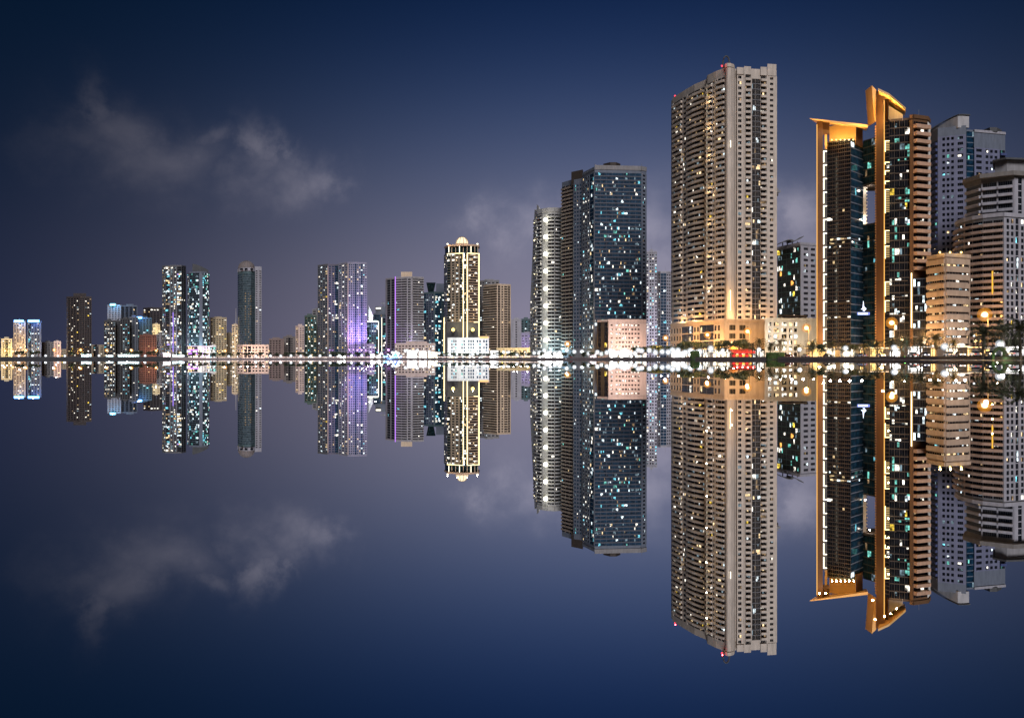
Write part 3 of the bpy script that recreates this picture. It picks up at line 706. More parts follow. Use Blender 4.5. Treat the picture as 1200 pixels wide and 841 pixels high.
for (pa, da), (pc, dc), py in (((524, 1132), (543, 1123), 297.3), ((547.6, 1123), (561.4, 1129), 297.3), ((521, 1148), (561, 1126), 377.5)):
    x0, y0 = at(pa, da); x1, y1 = at(pc, dc); mb = MB(); z = zz(py, D); mb.tube([(x0, y0-1.3, z), (x1, y1-1.3, z)], [.42, .42], GOLD, 6); mb.build('light_strip', b.root)
part('crown_glazing', b.root, lambda m: m.prism([at(521.5, 1150), at(525, 1134), at(543, 1126), at(560, 1131), at(561, 1152)], zt, zz(288.5, D), DARKT))
for i, px in enumerate((526, 529.5, 534, 538.5, 543, 547.5, 552, 556.5, 560)):
    strip(b, px, 1134-.9*min(px-524, 20)*.45, 288.5, 296, sand if i % 3 else LEDW, .7, 'crown_pier', .8)
part('crown_roof', b.root, lambda m: m.prism([at(520.5, 1152), at(524.5, 1131), at(543, 1122), at(561.5, 1128), at(562, 1154)], zz(288.5, D), zz(286.5, D), tan))
cx, cy = at(541.5, 1138)
part('dome_drum', b.root, lambda m: m.lathe((cx, cy, zz(286.5, D)), [(9.5, 0), (8.5, 1.5), (7.6, 1.6), (7.6, 2.2)], tan, 20))
part('dome', b.root, lambda m: m.sphere((cx, cy, zz(284.5, D)), 7.6, lit_mat('dome_glow', (1, .80, .52), 1.5, False), 20, 8, True, 1.12))
mb = MB()
for q in range(10):
    t = 2*math.pi*q/10; mb.tube([(cx+8*math.cos(a)*math.cos(t), cy+8*math.cos(a)*math.sin(t), zz(284.5, D)+8.9*math.sin(a)) for a in [i*math.pi/2/6 for i in range(7)]], [.34]*7, wall_mat('bronze_pier', (.20, .155, .115)), 5)
mb.build('dome_rib', b.root)
for px in (524.5, 559.5): x, y = at(px, 1128); mb = MB(); mb.sphere((x, y, zz(286, D)), 1.1, LEDW, 8, 6); mb.build('roof_lamp', b.root); point(x, y, zz(284, D), 3000, AMBER, b.root)
for px in (536, 547): x, y = at(px, 1118); point(x, y, zz(283.5, D), 2500, (1, .65, .35), b.root)
for px in (531, 554):
    x, y = at(px, 1121); mb = MB(); mb.sphere((x, y, zz(386.5, D)), 2.2, lit_mat('arch_lamp', (1, .72, .22), 3.2, False), 10, 6); mb.build('arch_lamp', b.root); point(x, y-4, zz(384, D), 9000, (1, .8, .4), b.root)
for px in (526, 534, 541, 551, 558): x, y = at(px, 1100); spot((x, y, GROUND+20), (x, 1126, zz(330, D)), 70000, (1, .80, .45), b.root, 75)
b.finish()
b = Building('podium_block', 'bright white podium with blue-lit arcades below the gold-outlined domed tower', 'white arcaded podium', 549, 1085, 'white arcaded podium', cap=60)
ch = [(524.5, 1090), (573, 1090)]; zt = zz(396.5, 1085); b.body(ch, GROUND-.5, zt, white, 20)
b.facade(ch[0], ch[1], GROUND+3, zt-1.4, 'p1.2 w.7 w.7 w.7 p1.4 w.8 w.8 p.8 w.8 w.8 w.8 p.6 w.9 w.9 p.5 w.9 w.9 p.4', white, fh=4.2, lit=.55, pal='tealbright', glass=DARKB, wh=.66)
b.facade(ch[0], ch[1], GROUND-.2, GROUND+3, ' '.join(['g1']*9), white, fh=3.2, lit=.85, pal='bright')
roof_kit(b, ch, zt, white, 1.2, False)
part('roof_pergola', b.root, lambda m: m.prism([at(560.5, 1091), at(573.5, 1091), at(573, 1104), at(561, 1104)], zt, zz(393.8, 1091), sand))
strip(b, 567, 1090, 394.3, 396.3, lit_mat('pergola_light', (1, .55, .22), 1.6, False), 11, 'pergola_light', .5)
for px in (527, 535, 543, 551, 559, 568): x, y = at(px, 1066); point(x, y, GROUND+7, 7500, (.85, .97, 1), b.root)
b.finish()
# ================================================================== 11 tan pair right of it
tower('apartment_tower', 'tan apartment tower with dark glass stripes right of the gold-outlined domed tower', 'tan striped tower', [(566.5, 1215), (582.5, 1190), (583.5, 1190), (598.5, 1200)], 333.5,
      [('b2 b2', dict(lit=.03, bmat=sand)), 'p1', ('g.8 p.3 w1 p.2 b1.3 p.2 g.7 p.3', dict(lit=.03, wh=.6, bmat=sand))], sand, cap=70, fh=3.3, pal='warm').finish()
tower('apartment_tower', 'shadowy brown tower tucked behind the tan striped tower', 'shadowy brown tower', [(562, 1260), (571, 1250), (585, 1250)], 329, [('w1 w1 w1', dict(lit=.15)), ('w1 w1 w1', dict(lit=.1))], slate, cap=40, pal='cool').finish()
tower('plain_block', 'low lavender slab with one violet lit edge left of the round-lamp tower', 'lavender slab', [(599, 1180), (611, 1178)], 375, [('p1 w.6 p1', dict(lit=.02))], lav, cap=20).finish()
tower('apartment_block', 'dark low block behind the lavender slab', 'dark low block', [(610, 1230), (623, 1230)], 374.5, [('w1 w1 w1', dict(lit=.12))], tealw, cap=30, pal='cool').finish()
tower('apartment_block', 'low mauve block left of the foot of the round-lamp tower', 'mauve block', [(611, 1080), (626, 1080)], 391, [('w1 w1 w1 w1', dict(lit=.2, wh=.3))], lav, cap=40, pal='violet').finish()
for px in (602, 606, 618): x, y = at(px, 1062); point(x, y, GROUND+14, 5000, (.6, .35, 1))
b = tower('arcade_building', 'long low cream arcade with a row of yellow lit arches', 'cream arcade', [(582, 1000), (627, 985)], 408, [('w1 w1 w1 w1 w1 w1 w1 w1 w1', dict(lit=.7, pal='warm', wh=.6))], cream, cap=40, cat='building', fh=4, roof=False, dep=12)
for px in (586, 594, 602, 610, 618, 625): x, y = at(px, 978); point(x, y, GROUND+7, 3500, (1, .8, .45), b.root)
roof_kit(b, [(582, 1000), (627, 985)], b.zt, cream, .8, False); b.finish()
# ================================================================== 12 greyish towers between the dark blue tower and the beige tower
tower('apartment_tower', 'slender grey tower with many lit windows right of the dark blue tower', 'slender lit tower', [(757.5, 900), (770, 898)], 295.5, [('w1 p.3 w1 w1 p.3 w1', dict(lit=.5))], lav, cap=80, pal='cool').finish()
b = tower('apartment_tower', 'hazy lavender tower left of the tallest beige tower', 'hazy lavender tower', [(768.5, 960), (774, 950), (781, 950), (788.5, 956)], 319, [('w1 w1', dict(lit=.25)), ('g1 g1', dict(lit=.06, glass=DARKB)), ('w1 w1 w1', dict(lit=.15))], lav, cap=80, pal='cool'); b.finish()
for px in (764, 775, 783): x, y = at(px, 860); point(x, y, GROUND+15, 24000, (.95, .85, 1), b.root)
# ================================================================== 13 grey banded tower, teal tower
b = tower('apartment_tower', 'grey tower with fine horizontal bands and a violet-lit edge strip', 'grey banded tower', [(452, 1200), (462.5, 1180), (464, 1178), (477, 1170), (483.5, 1168), (496.5, 1176)], 325,
          [('p.5 g1 p.3 g1', dict(lit=.02, mat=slate)), 'p1', ('b2 b2', dict(lit=.03)), ('w1 p.2', dict(lit=.02, wh=.6)), ('b2 b2', dict(lit=.06))], wall_mat('cool_band', (.26, .245, .27)), cap=80, fh=3.3, pal='cool')
part('plant_room', b.root, lambda m: m.prism([at(470, 1176), at(483, 1176), at(482, 1190), at(471, 1190)], b.zt, zz(318.5, 1176), sand))
strip(b, 463.3, 1176, 324, 405, LEDP, .6, 'violet_strip', .8)
for px, pw, c in ((463, 8000, (.55, .25, 1)), (474, 9000, (.8, .8, 1)), (488, 15000, (.8, .85, 1))): x, y = at(px, 1150); point(x, y, GROUND+16, pw, c, b.root)
b.finish()
b = tower('podium_block', 'pale glazed podium with grid windows below the grey banded tower', 'pale glazed podium', [(463, 1110), (482, 1105), (510, 1108)], 403, [('w1 w1 w1 w1 w1', dict(lit=.25)), ('w1 w1 w1 w1 w1 w1 w1', dict(lit=.35))], pink, cap=60, fh=3.4, pal='bright', cat='podium'); b.finish()
b = tower('office_tower', 'dark teal tower with a funnel-shaped glass crown left of the gold-outlined domed tower', 'dark teal tower', [(496.5, 1240), (508.5, 1228), (510, 1228), (521, 1236)], 343, [('g1 w1 w1 w1', dict(lit=.3, mat=bluew)), 'p1', ('g1 g1 w1', dict(lit=.25))], tealw, cap=80, glass=DARKB, pal='cool')
part('funnel_crown', b.root, lambda m: m.hexa([(*at(502, 1236), b.zt), (*at(508, 1236), b.zt), (*at(507.5, 1246), b.zt), (*at(502.5, 1246), b.zt), (*at(499.5, 1234), zz(331, 1234)), (*at(510.5, 1234), zz(331, 1234)), (*at(510, 1250), zz(331, 1250)), (*at(500, 1250), zz(331, 1250))], DARKT))
part('roof_screen', b.root, lambda m: m.prism([at(511, 1236), at(521, 1240), at(521, 1250), at(511, 1250)], b.zt, zz(332, 1236), bluew)); b.finish()
# ================================================================== 14 purple-lit twin
tower('apartment_tower', 'dark narrow tower left of the violet-lit pair, partly hidden', 'narrow hidden tower', [(366, 1330), (376, 1330)], 363, [('w1 w1', dict(lit=.1))], slate, cap=20, pal='cool').finish()
b = tower('apartment_tower', 'left dark tower of the tall pair with one pale seam, no violet light', 'dark pair tower', [(372.5, 1268), (384, 1250), (384.6, 1250), (396.5, 1258)], 310, [('w1 w1 w1 w1', dict(lit=.25, wh=.55)), 'p1', ('w1.2 w1.2 g1.4', dict(lit=.2, wh=.55))], midg, cap=80, pal='mixed', glass=DARKB); b.finish()
strip(b, 384.4, 1249, 312, 408, sand, .8, 'pale_seam', .8)
b = tower('apartment_tower', 'tower washed in violet floodlight from its base, right one of the tall pair', 'violet-lit tower', [(397, 1250), (407.5, 1235), (408.3, 1235), (430, 1240)], 308, [('w1 w1 w1', dict(lit=.25, wh=.55)), 'p1', ('w1 w1 w1 g.9 w1 w1 g.9 w1 w1', dict(lit=.14, wh=.55))], wall_mat('violet_pair_wall', (.20, .20, .25)), cap=90, pal='mixed', glass=DARKB)
strip(b, 408, 1234, 309, 408, sand, .8, 'pale_seam', .8)
for px in (410, 415, 420, 425, 430): x, y = at(px, 1222); spot((x, y-8, GROUND+6), (x, 1240, 62), 150000, (.56, .32, 1), b.root, 75); point(x, y-2, GROUND+12, 4500, (.7, .3, 1), b.root)
b.finish()
b = tower('annex_building', 'small violet-lit annex beside the foot of the violet-lit tower', 'violet annex', [(429.5, 1180), (439, 1180)], 404, [('w1 w1 w1', dict(lit=.6))], lav, cap=30, pal='violet', cat='building'); b.finish()
for px in (431, 436): x, y = at(px, 1165); point(x, y, GROUND+8, 5000, (.6, .25, 1), b.root)
# ================================================================== 15 spire group
b = tower('office_tower', 'teal-grey block outlined in pale light with a triangular roof fin', 'finned teal block', [(429.5, 1260), (444, 1255)], 377, [('g1 w1 w1 w1 g1', dict(lit=.3))], tealw, cap=50, pal='tealbright', glass=DARKT)
part('roof_fin', b.root, lambda m: m.prism([at(432, 1259), at(436.8, 1257), at(436.8, 1259), at(432, 1261)], b.zt, 0, white, [zz(357.5, 1258), zz(369, 1258), zz(369, 1258), zz(357.5, 1258)]))
strip(b, 443.7, 1254, 377, 414, LEDW, .6, 'light_strip', .7); strip(b, 437, 1255, 376, 377.2, LEDW, 15, 'light_strip', .7); 
for px in (433, 440): x, y = at(px, 1245); point(x, y, zz(371, 1250), 9000, (.7, 1, .95), b.root)
b.finish()
b = tower('office_tower', 'dark stepped tower with a white lit sign band behind the finned teal block', 'dark stepped tower', [(438, 1320), (452.5, 1320)], 368, [('g1 g1 g1', dict(lit=.12))], bluew, cap=40, pal='cyan', glass=DARKB)
strip(b, 443.5, 1318, 360.5, 362, LEDW, 7, 'sign_band', .8); part('upper_storeys', b.root, lambda m: m.prism([at(440, 1321), at(452, 1321), at(452, 1335), at(440, 1335)], b.zt, zz(359, 1320), bluew))
x, y = at(449, 1325); part('roof_mast', b.root, lambda m: (m.tube([(x, y, zz(359, 1320)), (x, y, zz(352, 1320))], [.5, .2], steel, 6), m.box(x-4, x+4, y-.4, y+.4, zz(355.5, 1320), zz(354.8, 1320), steel)))
b.finish()
b = tower('apartment_tower', 'thin tower edged in pale light, left neighbour of the grey banded tower', 'thin pale-edged tower', [(446.5, 1230), (452.3, 1230)], 372, [('p.4 g1', dict(lit=.3))], tealw, cap=30, pal='tealbright'); strip(b, 447.5, 1229, 372, 412, LEDW, .5, 'light_strip', .8); b.finish()
# ================================================================== 16 low blocks in the middle left
tower('apartment_tower', 'pinkish slim tower with pale balconies beside a darker yellow-lit one', 'pinkish slim tower', [(346.5, 1290), (350, 1284), (356.5, 1286)], 382.5, [('w1', {}), ('p.4 w1 w1', {})], pink, cap=40, lit=.25, pal='warm').finish()
tower('apartment_tower', 'dark slim tower speckled with yellow-green windows', 'yellow-speckled tower', [(357, 1300), (371, 1298)], 370.5, [('w1 w1 w1 w1', dict(lit=.5))], greenw, cap=60, pal='mixed', wh=.6).finish()
tower('low_block', 'low dusty pink block with a flat roof right of the domed round tower', 'dusty pink block', [(315.5, 1330), (333, 1325)], 397.5, [('w1 w1 w1 w1 p1', dict(lit=.06))], wall_mat('dusty_pink', (.17, .125, .12)), cap=30).finish()
tower('low_block', 'low grey-brown block with a dark recess, right of the dusty pink block', 'grey-brown block', [(332, 1345), (346.5, 1345)], 395, [('p1 w1 g1 w1 p1', dict(lit=.05))], wall_mat('grey_brown', (.13, .11, .11)), cap=30).finish()
# ================================================================== 17 round dark glass tower with dome
b = Building('office_tower', 'round-fronted dark glass tower with a concrete flank and shallow dome', 'tower', 292, 1330, 'domed round tower', cap=70)
D = 1330; zt = zz(317.5, D)
J = [(278.6, 1352), (280.5, 1338), (284.5, 1330), (289.5, 1327), (294, 1329), (298.2, 1337)]
b.body(J + [(299, 1334), (306.5, 1340)], GROUND, zt, tealw, 30)
for i in range(5): b.facade(J[i], J[i+1], GROUND+20, zt-4, 'g1', wall_mat('blue_grey_band', (.11, .13, .155)), fh=3.4, lit=.0, glass=glass_mat('grey_blue_glass', (.04, .06, .075)), relief=.05 if i < 2 else .25)
for py in range(344, 404, 3):
    for px in (288, 291, 294):
        if rnd.random() < .8:
            x, y = at(px, 1328.3); inst('window', pane_mesh(2.4, 1.2, LITS['dimwarm']), (x, y-.6, zz(py, D)), 0, b.root)
b.facade((299, 1334), (306.5, 1340), GROUND+20, zt+2, 'w1 p.3 w1', lav, fh=3.4, lit=.03, wh=.4)
part('concrete_flank', b.root, lambda m: m.prism([at(298.6, 1338), at(306.5, 1341), at(306, 1360), at(298.8, 1360)], zt-.1, zz(311.5, D), lav))
part('crown_ring', b.root, lambda m: m.prism([at(278.2, 1353)] + [(at(p, q-1.2)) for p, q in J[1:]] + [at(298, 1360), at(279, 1362)], zt-.05, zz(313.6, D), lav))
for px in (282.5, 288.5, 294.5): x, y = at(px, 1325.6); inst('crown_window', pane_mesh(4.2, 2.8, DARK), (x, y-.2+abs(px-288.5)*.35, zz(315.6, D)), 0, b.root)
cx, cy = at(289, 1345); part('dome', b.root, lambda m: m.sphere((cx, cy, zz(313.6, D)), 12.2, wall_mat('dome_ribbed', (.13, .105, .105)), 24, 8, True, .98))
mb = MB()
for q in range(16):
    t = 2*math.pi*q/16; mb.tube([(cx+12.3*math.cos(a)*math.cos(t), cy+12.3*math.cos(a)*math.sin(t), zz(313.6, D)+12.1*math.sin(a)) for a in [i*math.pi/2/6 for i in range(7)]], [.25]*7, midg, 5)
mb.build('dome_rib', b.root); b.finish()
b = tower('podium_block', 'pale pink podium with framed bays below the domed round tower', 'pale pink podium', [(278, 1260), (285, 1252), (315, 1256)], 404.5, [('w1 w1', dict(lit=.3)), ('p.3 g1 p.3 g1 p.3 w1 w1 p.2 w1 w1 p.2 w1 p.2', dict(lit=.12))], pink, cap=40, fh=4, pal='warm', cat='podium', roof=False); roof_kit(b, [(278, 1260), (285, 1252), (315, 1256)], b.zt, pink, 1, False); b.finish()
for px in (282, 290, 300, 309): x, y = at(px, 1240); point(x, y, GROUND+9, 8000, (1, .72, .5), b.root)
# ================================================================== 18 bright pair at the left
b = tower('apartment_tower', 'densely lit white-windowed tower, flat-roofed left one of the bright pair', 'flat-roofed bright tower', [(190.3, 1400), (194, 1390), (212.5, 1386), (217.8, 1400)], 311.5,
      [('w1 w1', dict(lit=.5)), ('g1.3 p.2 w1 w1 p.2 g1.3', dict(lit=.5)), ('w1 w1', dict(lit=.04, mat=darkw))], midg, cap=100, pal='party', wh=.62); b.finish()
strip(b, 203, 1385, 366, 412, lit_mat('violet_seam', (.4, .25, 1), 1.2, False), 1.2, 'violet_strip', .5)
for px, c in ((193, (.9, 1, .95)), (201, (.6, .5, 1)), (209, (.95, .9, 1)), (217, (.4, 1, .9))): x, y = at(px, 1368); point(x, y, GROUND+18, 15000, c, b.root)
b = tower('apartment_tower', 'teal glass tower with glittering windows, round-crowned right one of the bright pair', 'round-crowned bright tower', [(219.3, 1398), (222, 1386), (233.5, 1380), (237.5, 1380), (242.5, 1384), (245.3, 1394)], 319,
      [('w1', dict(lit=.5)), ('g1 g1 g1.2', dict(lit=.42)), ('p1', {}), ('g1 g1', dict(lit=.42)), ('g1', dict(lit=.38))], bluew, cap=100, pal='tealbright', glass=DARKT, roof=False); 
zt = b.zt
def ccrown(m):
    for i in range(6):
        a0, a1 = 225.5+i*3.1, 225.5+(i+1)*3.1
        h0 = 309 + 7.5*(i/6)**1.5; h1 = 309 + 7.5*((i+1)/6)**1.5
        m.hexa([(*at(a0, 1386), zt), (*at(a1, 1386), zt), (*at(a1, 1404), zt), (*at(a0, 1404), zt), (*at(a0, 1386), zz(h0, 1386)), (*at(a1, 1386), zz(h1, 1386)), (*at(a1, 1404), zz(h1, 1386)), (*at(a0, 1404), zz(h0, 1386))], darkw)
part('roof_crown', b.root, ccrown); roof_kit(b, [(222, 1386), (233.5, 1380), (237.5, 1380), (242.5, 1384)], zt, bluew, 1.5, False)
for px in (222, 230, 240): x, y = at(px, 1366); point(x, y, GROUND+16, 12000, (.55, .9, 1), b.root)
b.finish()
b = tower('podium_block', 'white-lit podium with a band of purple light under the bright pair', 'purple-lit podium', [(219, 1340), (246, 1338)], 405, [('g1 g1 g1 g1 p.3 w1 w1', dict(lit=.85))], white, cap=40, pal='bright', fh=4, cat='podium', roof=False)
for py in (409.5, 413.5): strip(b, 227, 1338, py, py+1.3, LEDP, 15, 'purple_strip', .9)
for px, c in ((224, (.6, .3, 1)), (231, (.6, .3, 1)), (242, (1, .95, .9))): x, y = at(px, 1322); point(x, y, GROUND+7, 9000, c, b.root)
b.finish()
tower('annex_building', 'small white-green lit block right of the purple-lit podium', 'white-green block', [(246, 1330), (253.5, 1330)], 405.5, [('g1 g1', dict(lit=.9))], white, cap=20, pal='tealbright', cat='building', fh=4).finish()
tower('apartment_block', 'tan block speckled with warm windows right of the bright pair', 'warm speckled block', [(246.5, 1420), (253, 1412), (265.5, 1418)], 372.5, [('w1 w1', dict(lit=.3)), ('w1 w1 w1 w1', dict(lit=.35))], wall_mat('dull_tan', (.30, .245, .18)), cap=60, pal='warm').finish()
tower('apartment_block', 'lower dull tan block between two taller tan ones', 'lower tan block', [(264.5, 1440), (272.5, 1440)], 391, [('w1 w1 w1', dict(lit=.12))], wall_mat('dull_tan', (.30, .245, .18)), cap=20, pal='warm').finish()
b = tower('apartment_tower', 'thin tan tower lit yellow left of the domed round tower', 'thin yellow-lit tower', [(271.8, 1400), (279, 1400)], 381, [('w1 w1', dict(lit=.4))], sand, cap=30, pal='warm'); b.finish()
x, y = at(275, 1380); point(x, y, 26, 16000, (1, .75, .3), b.root)
x, y = at(276.5, 1410); part('roof_mast', b.root, lambda m: m.tube([(x, y, b.zt), (x, y, zz(361, 1410))], [.9, .4], lav, 6))
# ================================================================== 19 left cluster
b = tower('apartment_tower', 'pale lavender tower with a cyan rooftop light at the back of the left cluster', 'cyan-topped lavender tower', [(126, 1500), (142, 1496)], 358, [('p.3 w1 w1 w1 w1 p.3', dict(lit=.03, wh=.45))], lav, cap=40, pal='cool'); strip(b, 132.5, 1495, 355.8, 358.2, LEDC, 9, 'roof_light', 1.2); x, y = at(132.5, 1490); point(x, y-3, b.zt+2, 14000, (.15, .6, 1), b.root); b.finish()
tower('apartment_tower', 'grey striped tower right of the cyan-topped lavender tower', 'grey striped tower', [(142.2, 1498), (161, 1500)], 358.5, [('g1 p.2 g1 p.2 g1 p.2 g1 p.2', dict(lit=.02))], bluew, cap=40, pal='cool').finish()
tower('apartment_tower', 'dark front tower with greenish lit balconies at the left of the cluster', 'greenish-lit front tower', [(122, 1420), (135.5, 1418)], 376, [('w1 w1 w1 w1', dict(lit=.5))], darkw, cap=50, pal='mixed', wh=.6).finish()
tower('apartment_tower', 'nearly black narrow tower in the left cluster', 'narrow black tower', [(135.5, 1430), (141, 1430)], 376.5, [('w1 w1', dict(lit=.12))], darkw, cap=20, pal='mixed').finish()
tower('apartment_tower', 'dark tower with clusters of white windows in the middle of the left cluster', 'white-speckled tower', [(141, 1425), (152, 1422)], 373.5, [('w1 w1 w1 w1', dict(lit=.4))], darkw, cap=50, pal='cool', wh=.6).finish()
tower('apartment_tower', 'blue-grey tower right of the white-speckled tower', 'blue-grey tower', [(152, 1440), (162, 1440)], 372, [('w1 w1 w1', dict(lit=.15))], bluew, cap=30, pal='cool').finish()
b = tower('apartment_tower', 'slate tower topped by a bright blue light strip', 'blue-topped slate tower', [(160.5, 1450), (178, 1450)], 373, [('w1 w1 w1 w1 w1', dict(lit=.25))], tealw, cap=40, pal='tealbright'); strip(b, 163.5, 1448, 371, 373.4, LEDB, 9, 'roof_light', 1.2); x, y = at(163.5, 1444); point(x, y-3, b.zt+2, 14000, (.15, .4, 1), b.root); b.finish()
tower('apartment_tower', 'dark rounded tower with two rows of rooftop lights behind the left cluster', 'dark rounded tower', [(168, 1520), (176, 1508), (190.5, 1510)], 361, [('w1 w1', dict(lit=.12)), ('w1 w1 w1 w1', dict(lit=.16))], wall_mat('night_brown', (.026, .019, .021)), cap=40, pal='bright').finish()
b = tower('apartment_block', 'small yellow floodlit block above the red-brown block', 'small yellow block', [(179, 1440), (187.5, 1440)], 380.5, [('w1 p.4 w1', dict(lit=.5))], cream, cap=20, pal='warm'); x, y = at(183, 1425); point(x, y, zz(388, 1425), 12000, (1, .8, .35), b.root); b.finish()
b = tower('apartment_block', 'red-brown block with a regular grid of small windows', 'red-brown block', [(163, 1385), (183.5, 1380)], 393, [('w1 w1 w1 p.3 w1 w1 w1 p.3 w1 w1', dict(lit=.05, wh=.5))], redb, cap=30, pal='warm'); b.finish()
for px in (166, 173, 180): x, y = at(px, 1362); point(x, y, GROUND+10, 9000, (1, .5, .25), b.root)
tower('apartment_block', 'plain dark block between the red-brown block and the flat-roofed bright tower', 'plain dark block', [(183.6, 1400), (191, 1400)], 392, [('w1 w1', dict(lit=.06))], slate, cap=10).finish()
# ================================================================== 20 far left
b = tower('apartment_tower', 'isolated dark brown tower with scattered white windows at the far left', 'isolated brown tower', [(78, 1420), (79.5, 1412), (93.5, 1405), (107.3, 1412)], 348, [('p1', {}), ('w1 w1 w1 w1 p.2', dict(lit=.22)), ('w1 w1 p.2 w1 w1 w1', dict(lit=.22))], wall_mat('night_brown', (.026, .019, .021)), cap=70, pal='mixed', wh=.55)
part('plant_room', b.root, lambda m: m.prism([at(86, 1418), at(101, 1418), at(100, 1430), at(87, 1430)], b.zt, zz(343.5, 1418), wall_mat('night_brown', (.026, .019, .021)))); b.finish()
for i, (a, c, lb, nk, mt) in enumerate(((16, 30, 'left beige tower of two with blue roof lights, its front warmly lit', 'left blue-roofed tower', sand), (32, 48.5, 'right tower of two with blue roof lights, its front darker glass', 'right blue-roofed tower', bluew))):
    b = tower('apartment_tower', lb, nk, [(a, 1460), (c, 1455)], 377, [('w1 w1 w1 w1 p.3' if i == 0 else 'p.4 g1 w1 w1 w1 p.5', dict(lit=.35))], mt, cap=50, pal='warm' if i == 0 else 'cool', wh=.55)
    strip(b, (a+c)/2-.5, 1454, 374.8, 377.4, LEDB, (c-a)*1.1, 'roof_light', 1.0); x, y = at((a+c)/2, 1450); point(x, y-3, b.zt+2.5, 16000, (.15, .35, 1), b.root)
    x, y = at((a+c)/2, 1440); point(x, y, GROUND+16, 26000 if i == 0 else 10000, (1, .78, .42) if i == 0 else (.9, .85, 1), b.root); b.finish()
b = tower('low_block', 'small cream block floodlit yellow at the left edge', 'small cream block', [(1.5, 1400), (14.5, 1398)], 397.5, [('p.3 w1 g1 w1 p.3', dict(lit=.4))], cream, cap=20, pal='warm'); b.finish()
for px in (3, 8, 13): x, y = at(px, 1384); point(x, y, GROUND+9, 12000, (1, .76, .3), b.root)
tower('low_block', 'dim low block right of the two blue-roofed towers', 'dim low block', [(49, 1480), (63, 1480)], 401.5, [('w1 w1 w1 w1', dict(lit=.03))], slate, cap=10).finish()
b = tower('low_block', 'small pinkish lit block with a white roof lamp, left of the isolated brown tower', 'small pinkish block', [(63.2, 1430), (71.5, 1430)], 400.5, [('p.3 w1 w1 p.3', dict(lit=.1))], pink, cap=10); x, y = at(67.5, 1424); point(x, y-4, b.zt+1, 2500, WHITE, b.root); point(x, y-6, GROUND+8, 9000, (1, .55, .3), b.root); b.finish()
tower('low_block', 'tiny pale block right of the isolated brown tower', 'tiny pale block', [(109.5, 1450), (115.5, 1450)], 405.5, [('w1 w1', dict(lit=.2))], lav, cap=10).finish()

LOW = [(50, 58), (58, 64), (72, 78.5), (107, 122), (114, 121), (161, 166), (186, 191), (253, 259), (265, 273), (306, 312), (345, 349), (366, 373), (430, 437), (445, 452), (456, 463), (510, 518), (573, 584), (584, 592), (592, 600), (622, 628), (0, 6), (12, 18), (28, 34), (310, 318), (326, 334), (336, 343), (490, 498), (500, 508)]
for i, (a, c) in enumerate(LOW):
    top = rnd.uniform(402.5, 409); LOWB.append((a, c, top, rnd.uniform(1600, 1900)))
# ================================================================== shoreline, water and land
SH = [(-260, 1340), (-100, 1300), (0, 1260), (100, 1220), (200, 1180), (300, 1120), (400, 1020), (500, 880), (600, 720), (700, 580), (800, 460), (900, 365), (1000, 300), (1100, 240), (1165, 200), (1210, 176), (1330, 140), (1500, 110)]
def S(px):
    for (a, da), (c, dc) in zip(SH[:-1], SH[1:]):
        if a <= px <= c: return da + (dc-da)*(px-a)/(c-a)
    return SH[0][1] if px < SH[0][0] else SH[-1][1]
def shore(off=0.0):
    """the shoreline in world space, moved inland by off metres"""
    P = [Vector((*at(*p), 0)) for p in SH]; out = []
    for i in range(len(P)):
        d = (P[min(i+1, len(P)-1)] - P[max(i-1, 0)]).normalized(); n = Vector((-d.y, d.x, 0))
        out.append(P[i] + n*off)
    return out
def ribbon_sheet(name, o0, o1, z, mat):
    A, Bq = shore(o0), shore(o1); mb = MB()
    for i in range(len(A)-1): mb.quad((A[i].x, A[i].y, z), (A[i+1].x, A[i+1].y, z), (Bq[i+1].x, Bq[i+1].y, z), (Bq[i].x, Bq[i].y, z), mat)
    return mb.build(name, None, 'structure')
m, nt, N, L = nm('still_water'); out = N.new('ShaderNodeOutputMaterial'); g = N.new('ShaderNodeBsdfGlossy'); g.inputs['Roughness'].default_value = 0.0
g.inputs['Color'].default_value = (.96, .97, .98, 1); d = N.new('ShaderNodeBsdfDiffuse'); d.inputs['Color'].default_value = (.004, .008, .016, 1)
mx = N.new('ShaderNodeMixShader'); mx.inputs[0].default_value = .985; L.new(d.outputs[0], mx.inputs[1]); L.new(g.outputs[0], mx.inputs[2]); L.new(mx.outputs[0], out.inputs['Surface'])
mb = MB(); mb.quad((-9000, -600, 0), (9000, -600, 0), (9000, 14000, 0), (-9000, 14000, 0), m); mb.build('water', None, 'structure')
paving = wall_mat('pale_paving', (.26, .24, .24)); asphalt = wall_mat('asphalt', (.05, .05, .052), .85); sandm = wall_mat('dry_ground', (.2, .17, .13))
P = shore(0.6); mb = MB()
far = [(9000, -500), (9000, 14000), (-9000, 14000), (-9000, P[0].y)]
mb.poly([(p.x, p.y, GROUND-.1) for p in P] + [(*q, GROUND-.1) for q in far], sandm); mb.build('ground', None, 'structure')
ribbon_sheet('pavement', .8, 14, GROUND, paving); ribbon_sheet('road', 16, 30, GROUND-.05, asphalt)
mb = MB(); A, Bq = shore(15.6), shore(16)
for i in range(len(A)-1): mb.hexa([(A[i].x, A[i].y, GROUND-.2), (A[i+1].x, A[i+1].y, GROUND-.2), (Bq[i+1].x, Bq[i+1].y, GROUND-.2), (Bq[i].x, Bq[i].y, GROUND-.2), (A[i].x, A[i].y, GROUND+.08), (A[i+1].x, A[i+1].y, GROUND+.08), (Bq[i+1].x, Bq[i+1].y, GROUND+.08), (Bq[i].x, Bq[i].y, GROUND+.08)], conc)
mb.build('kerb', None, 'structure')
mb = MB(); A = shore(22.9); 
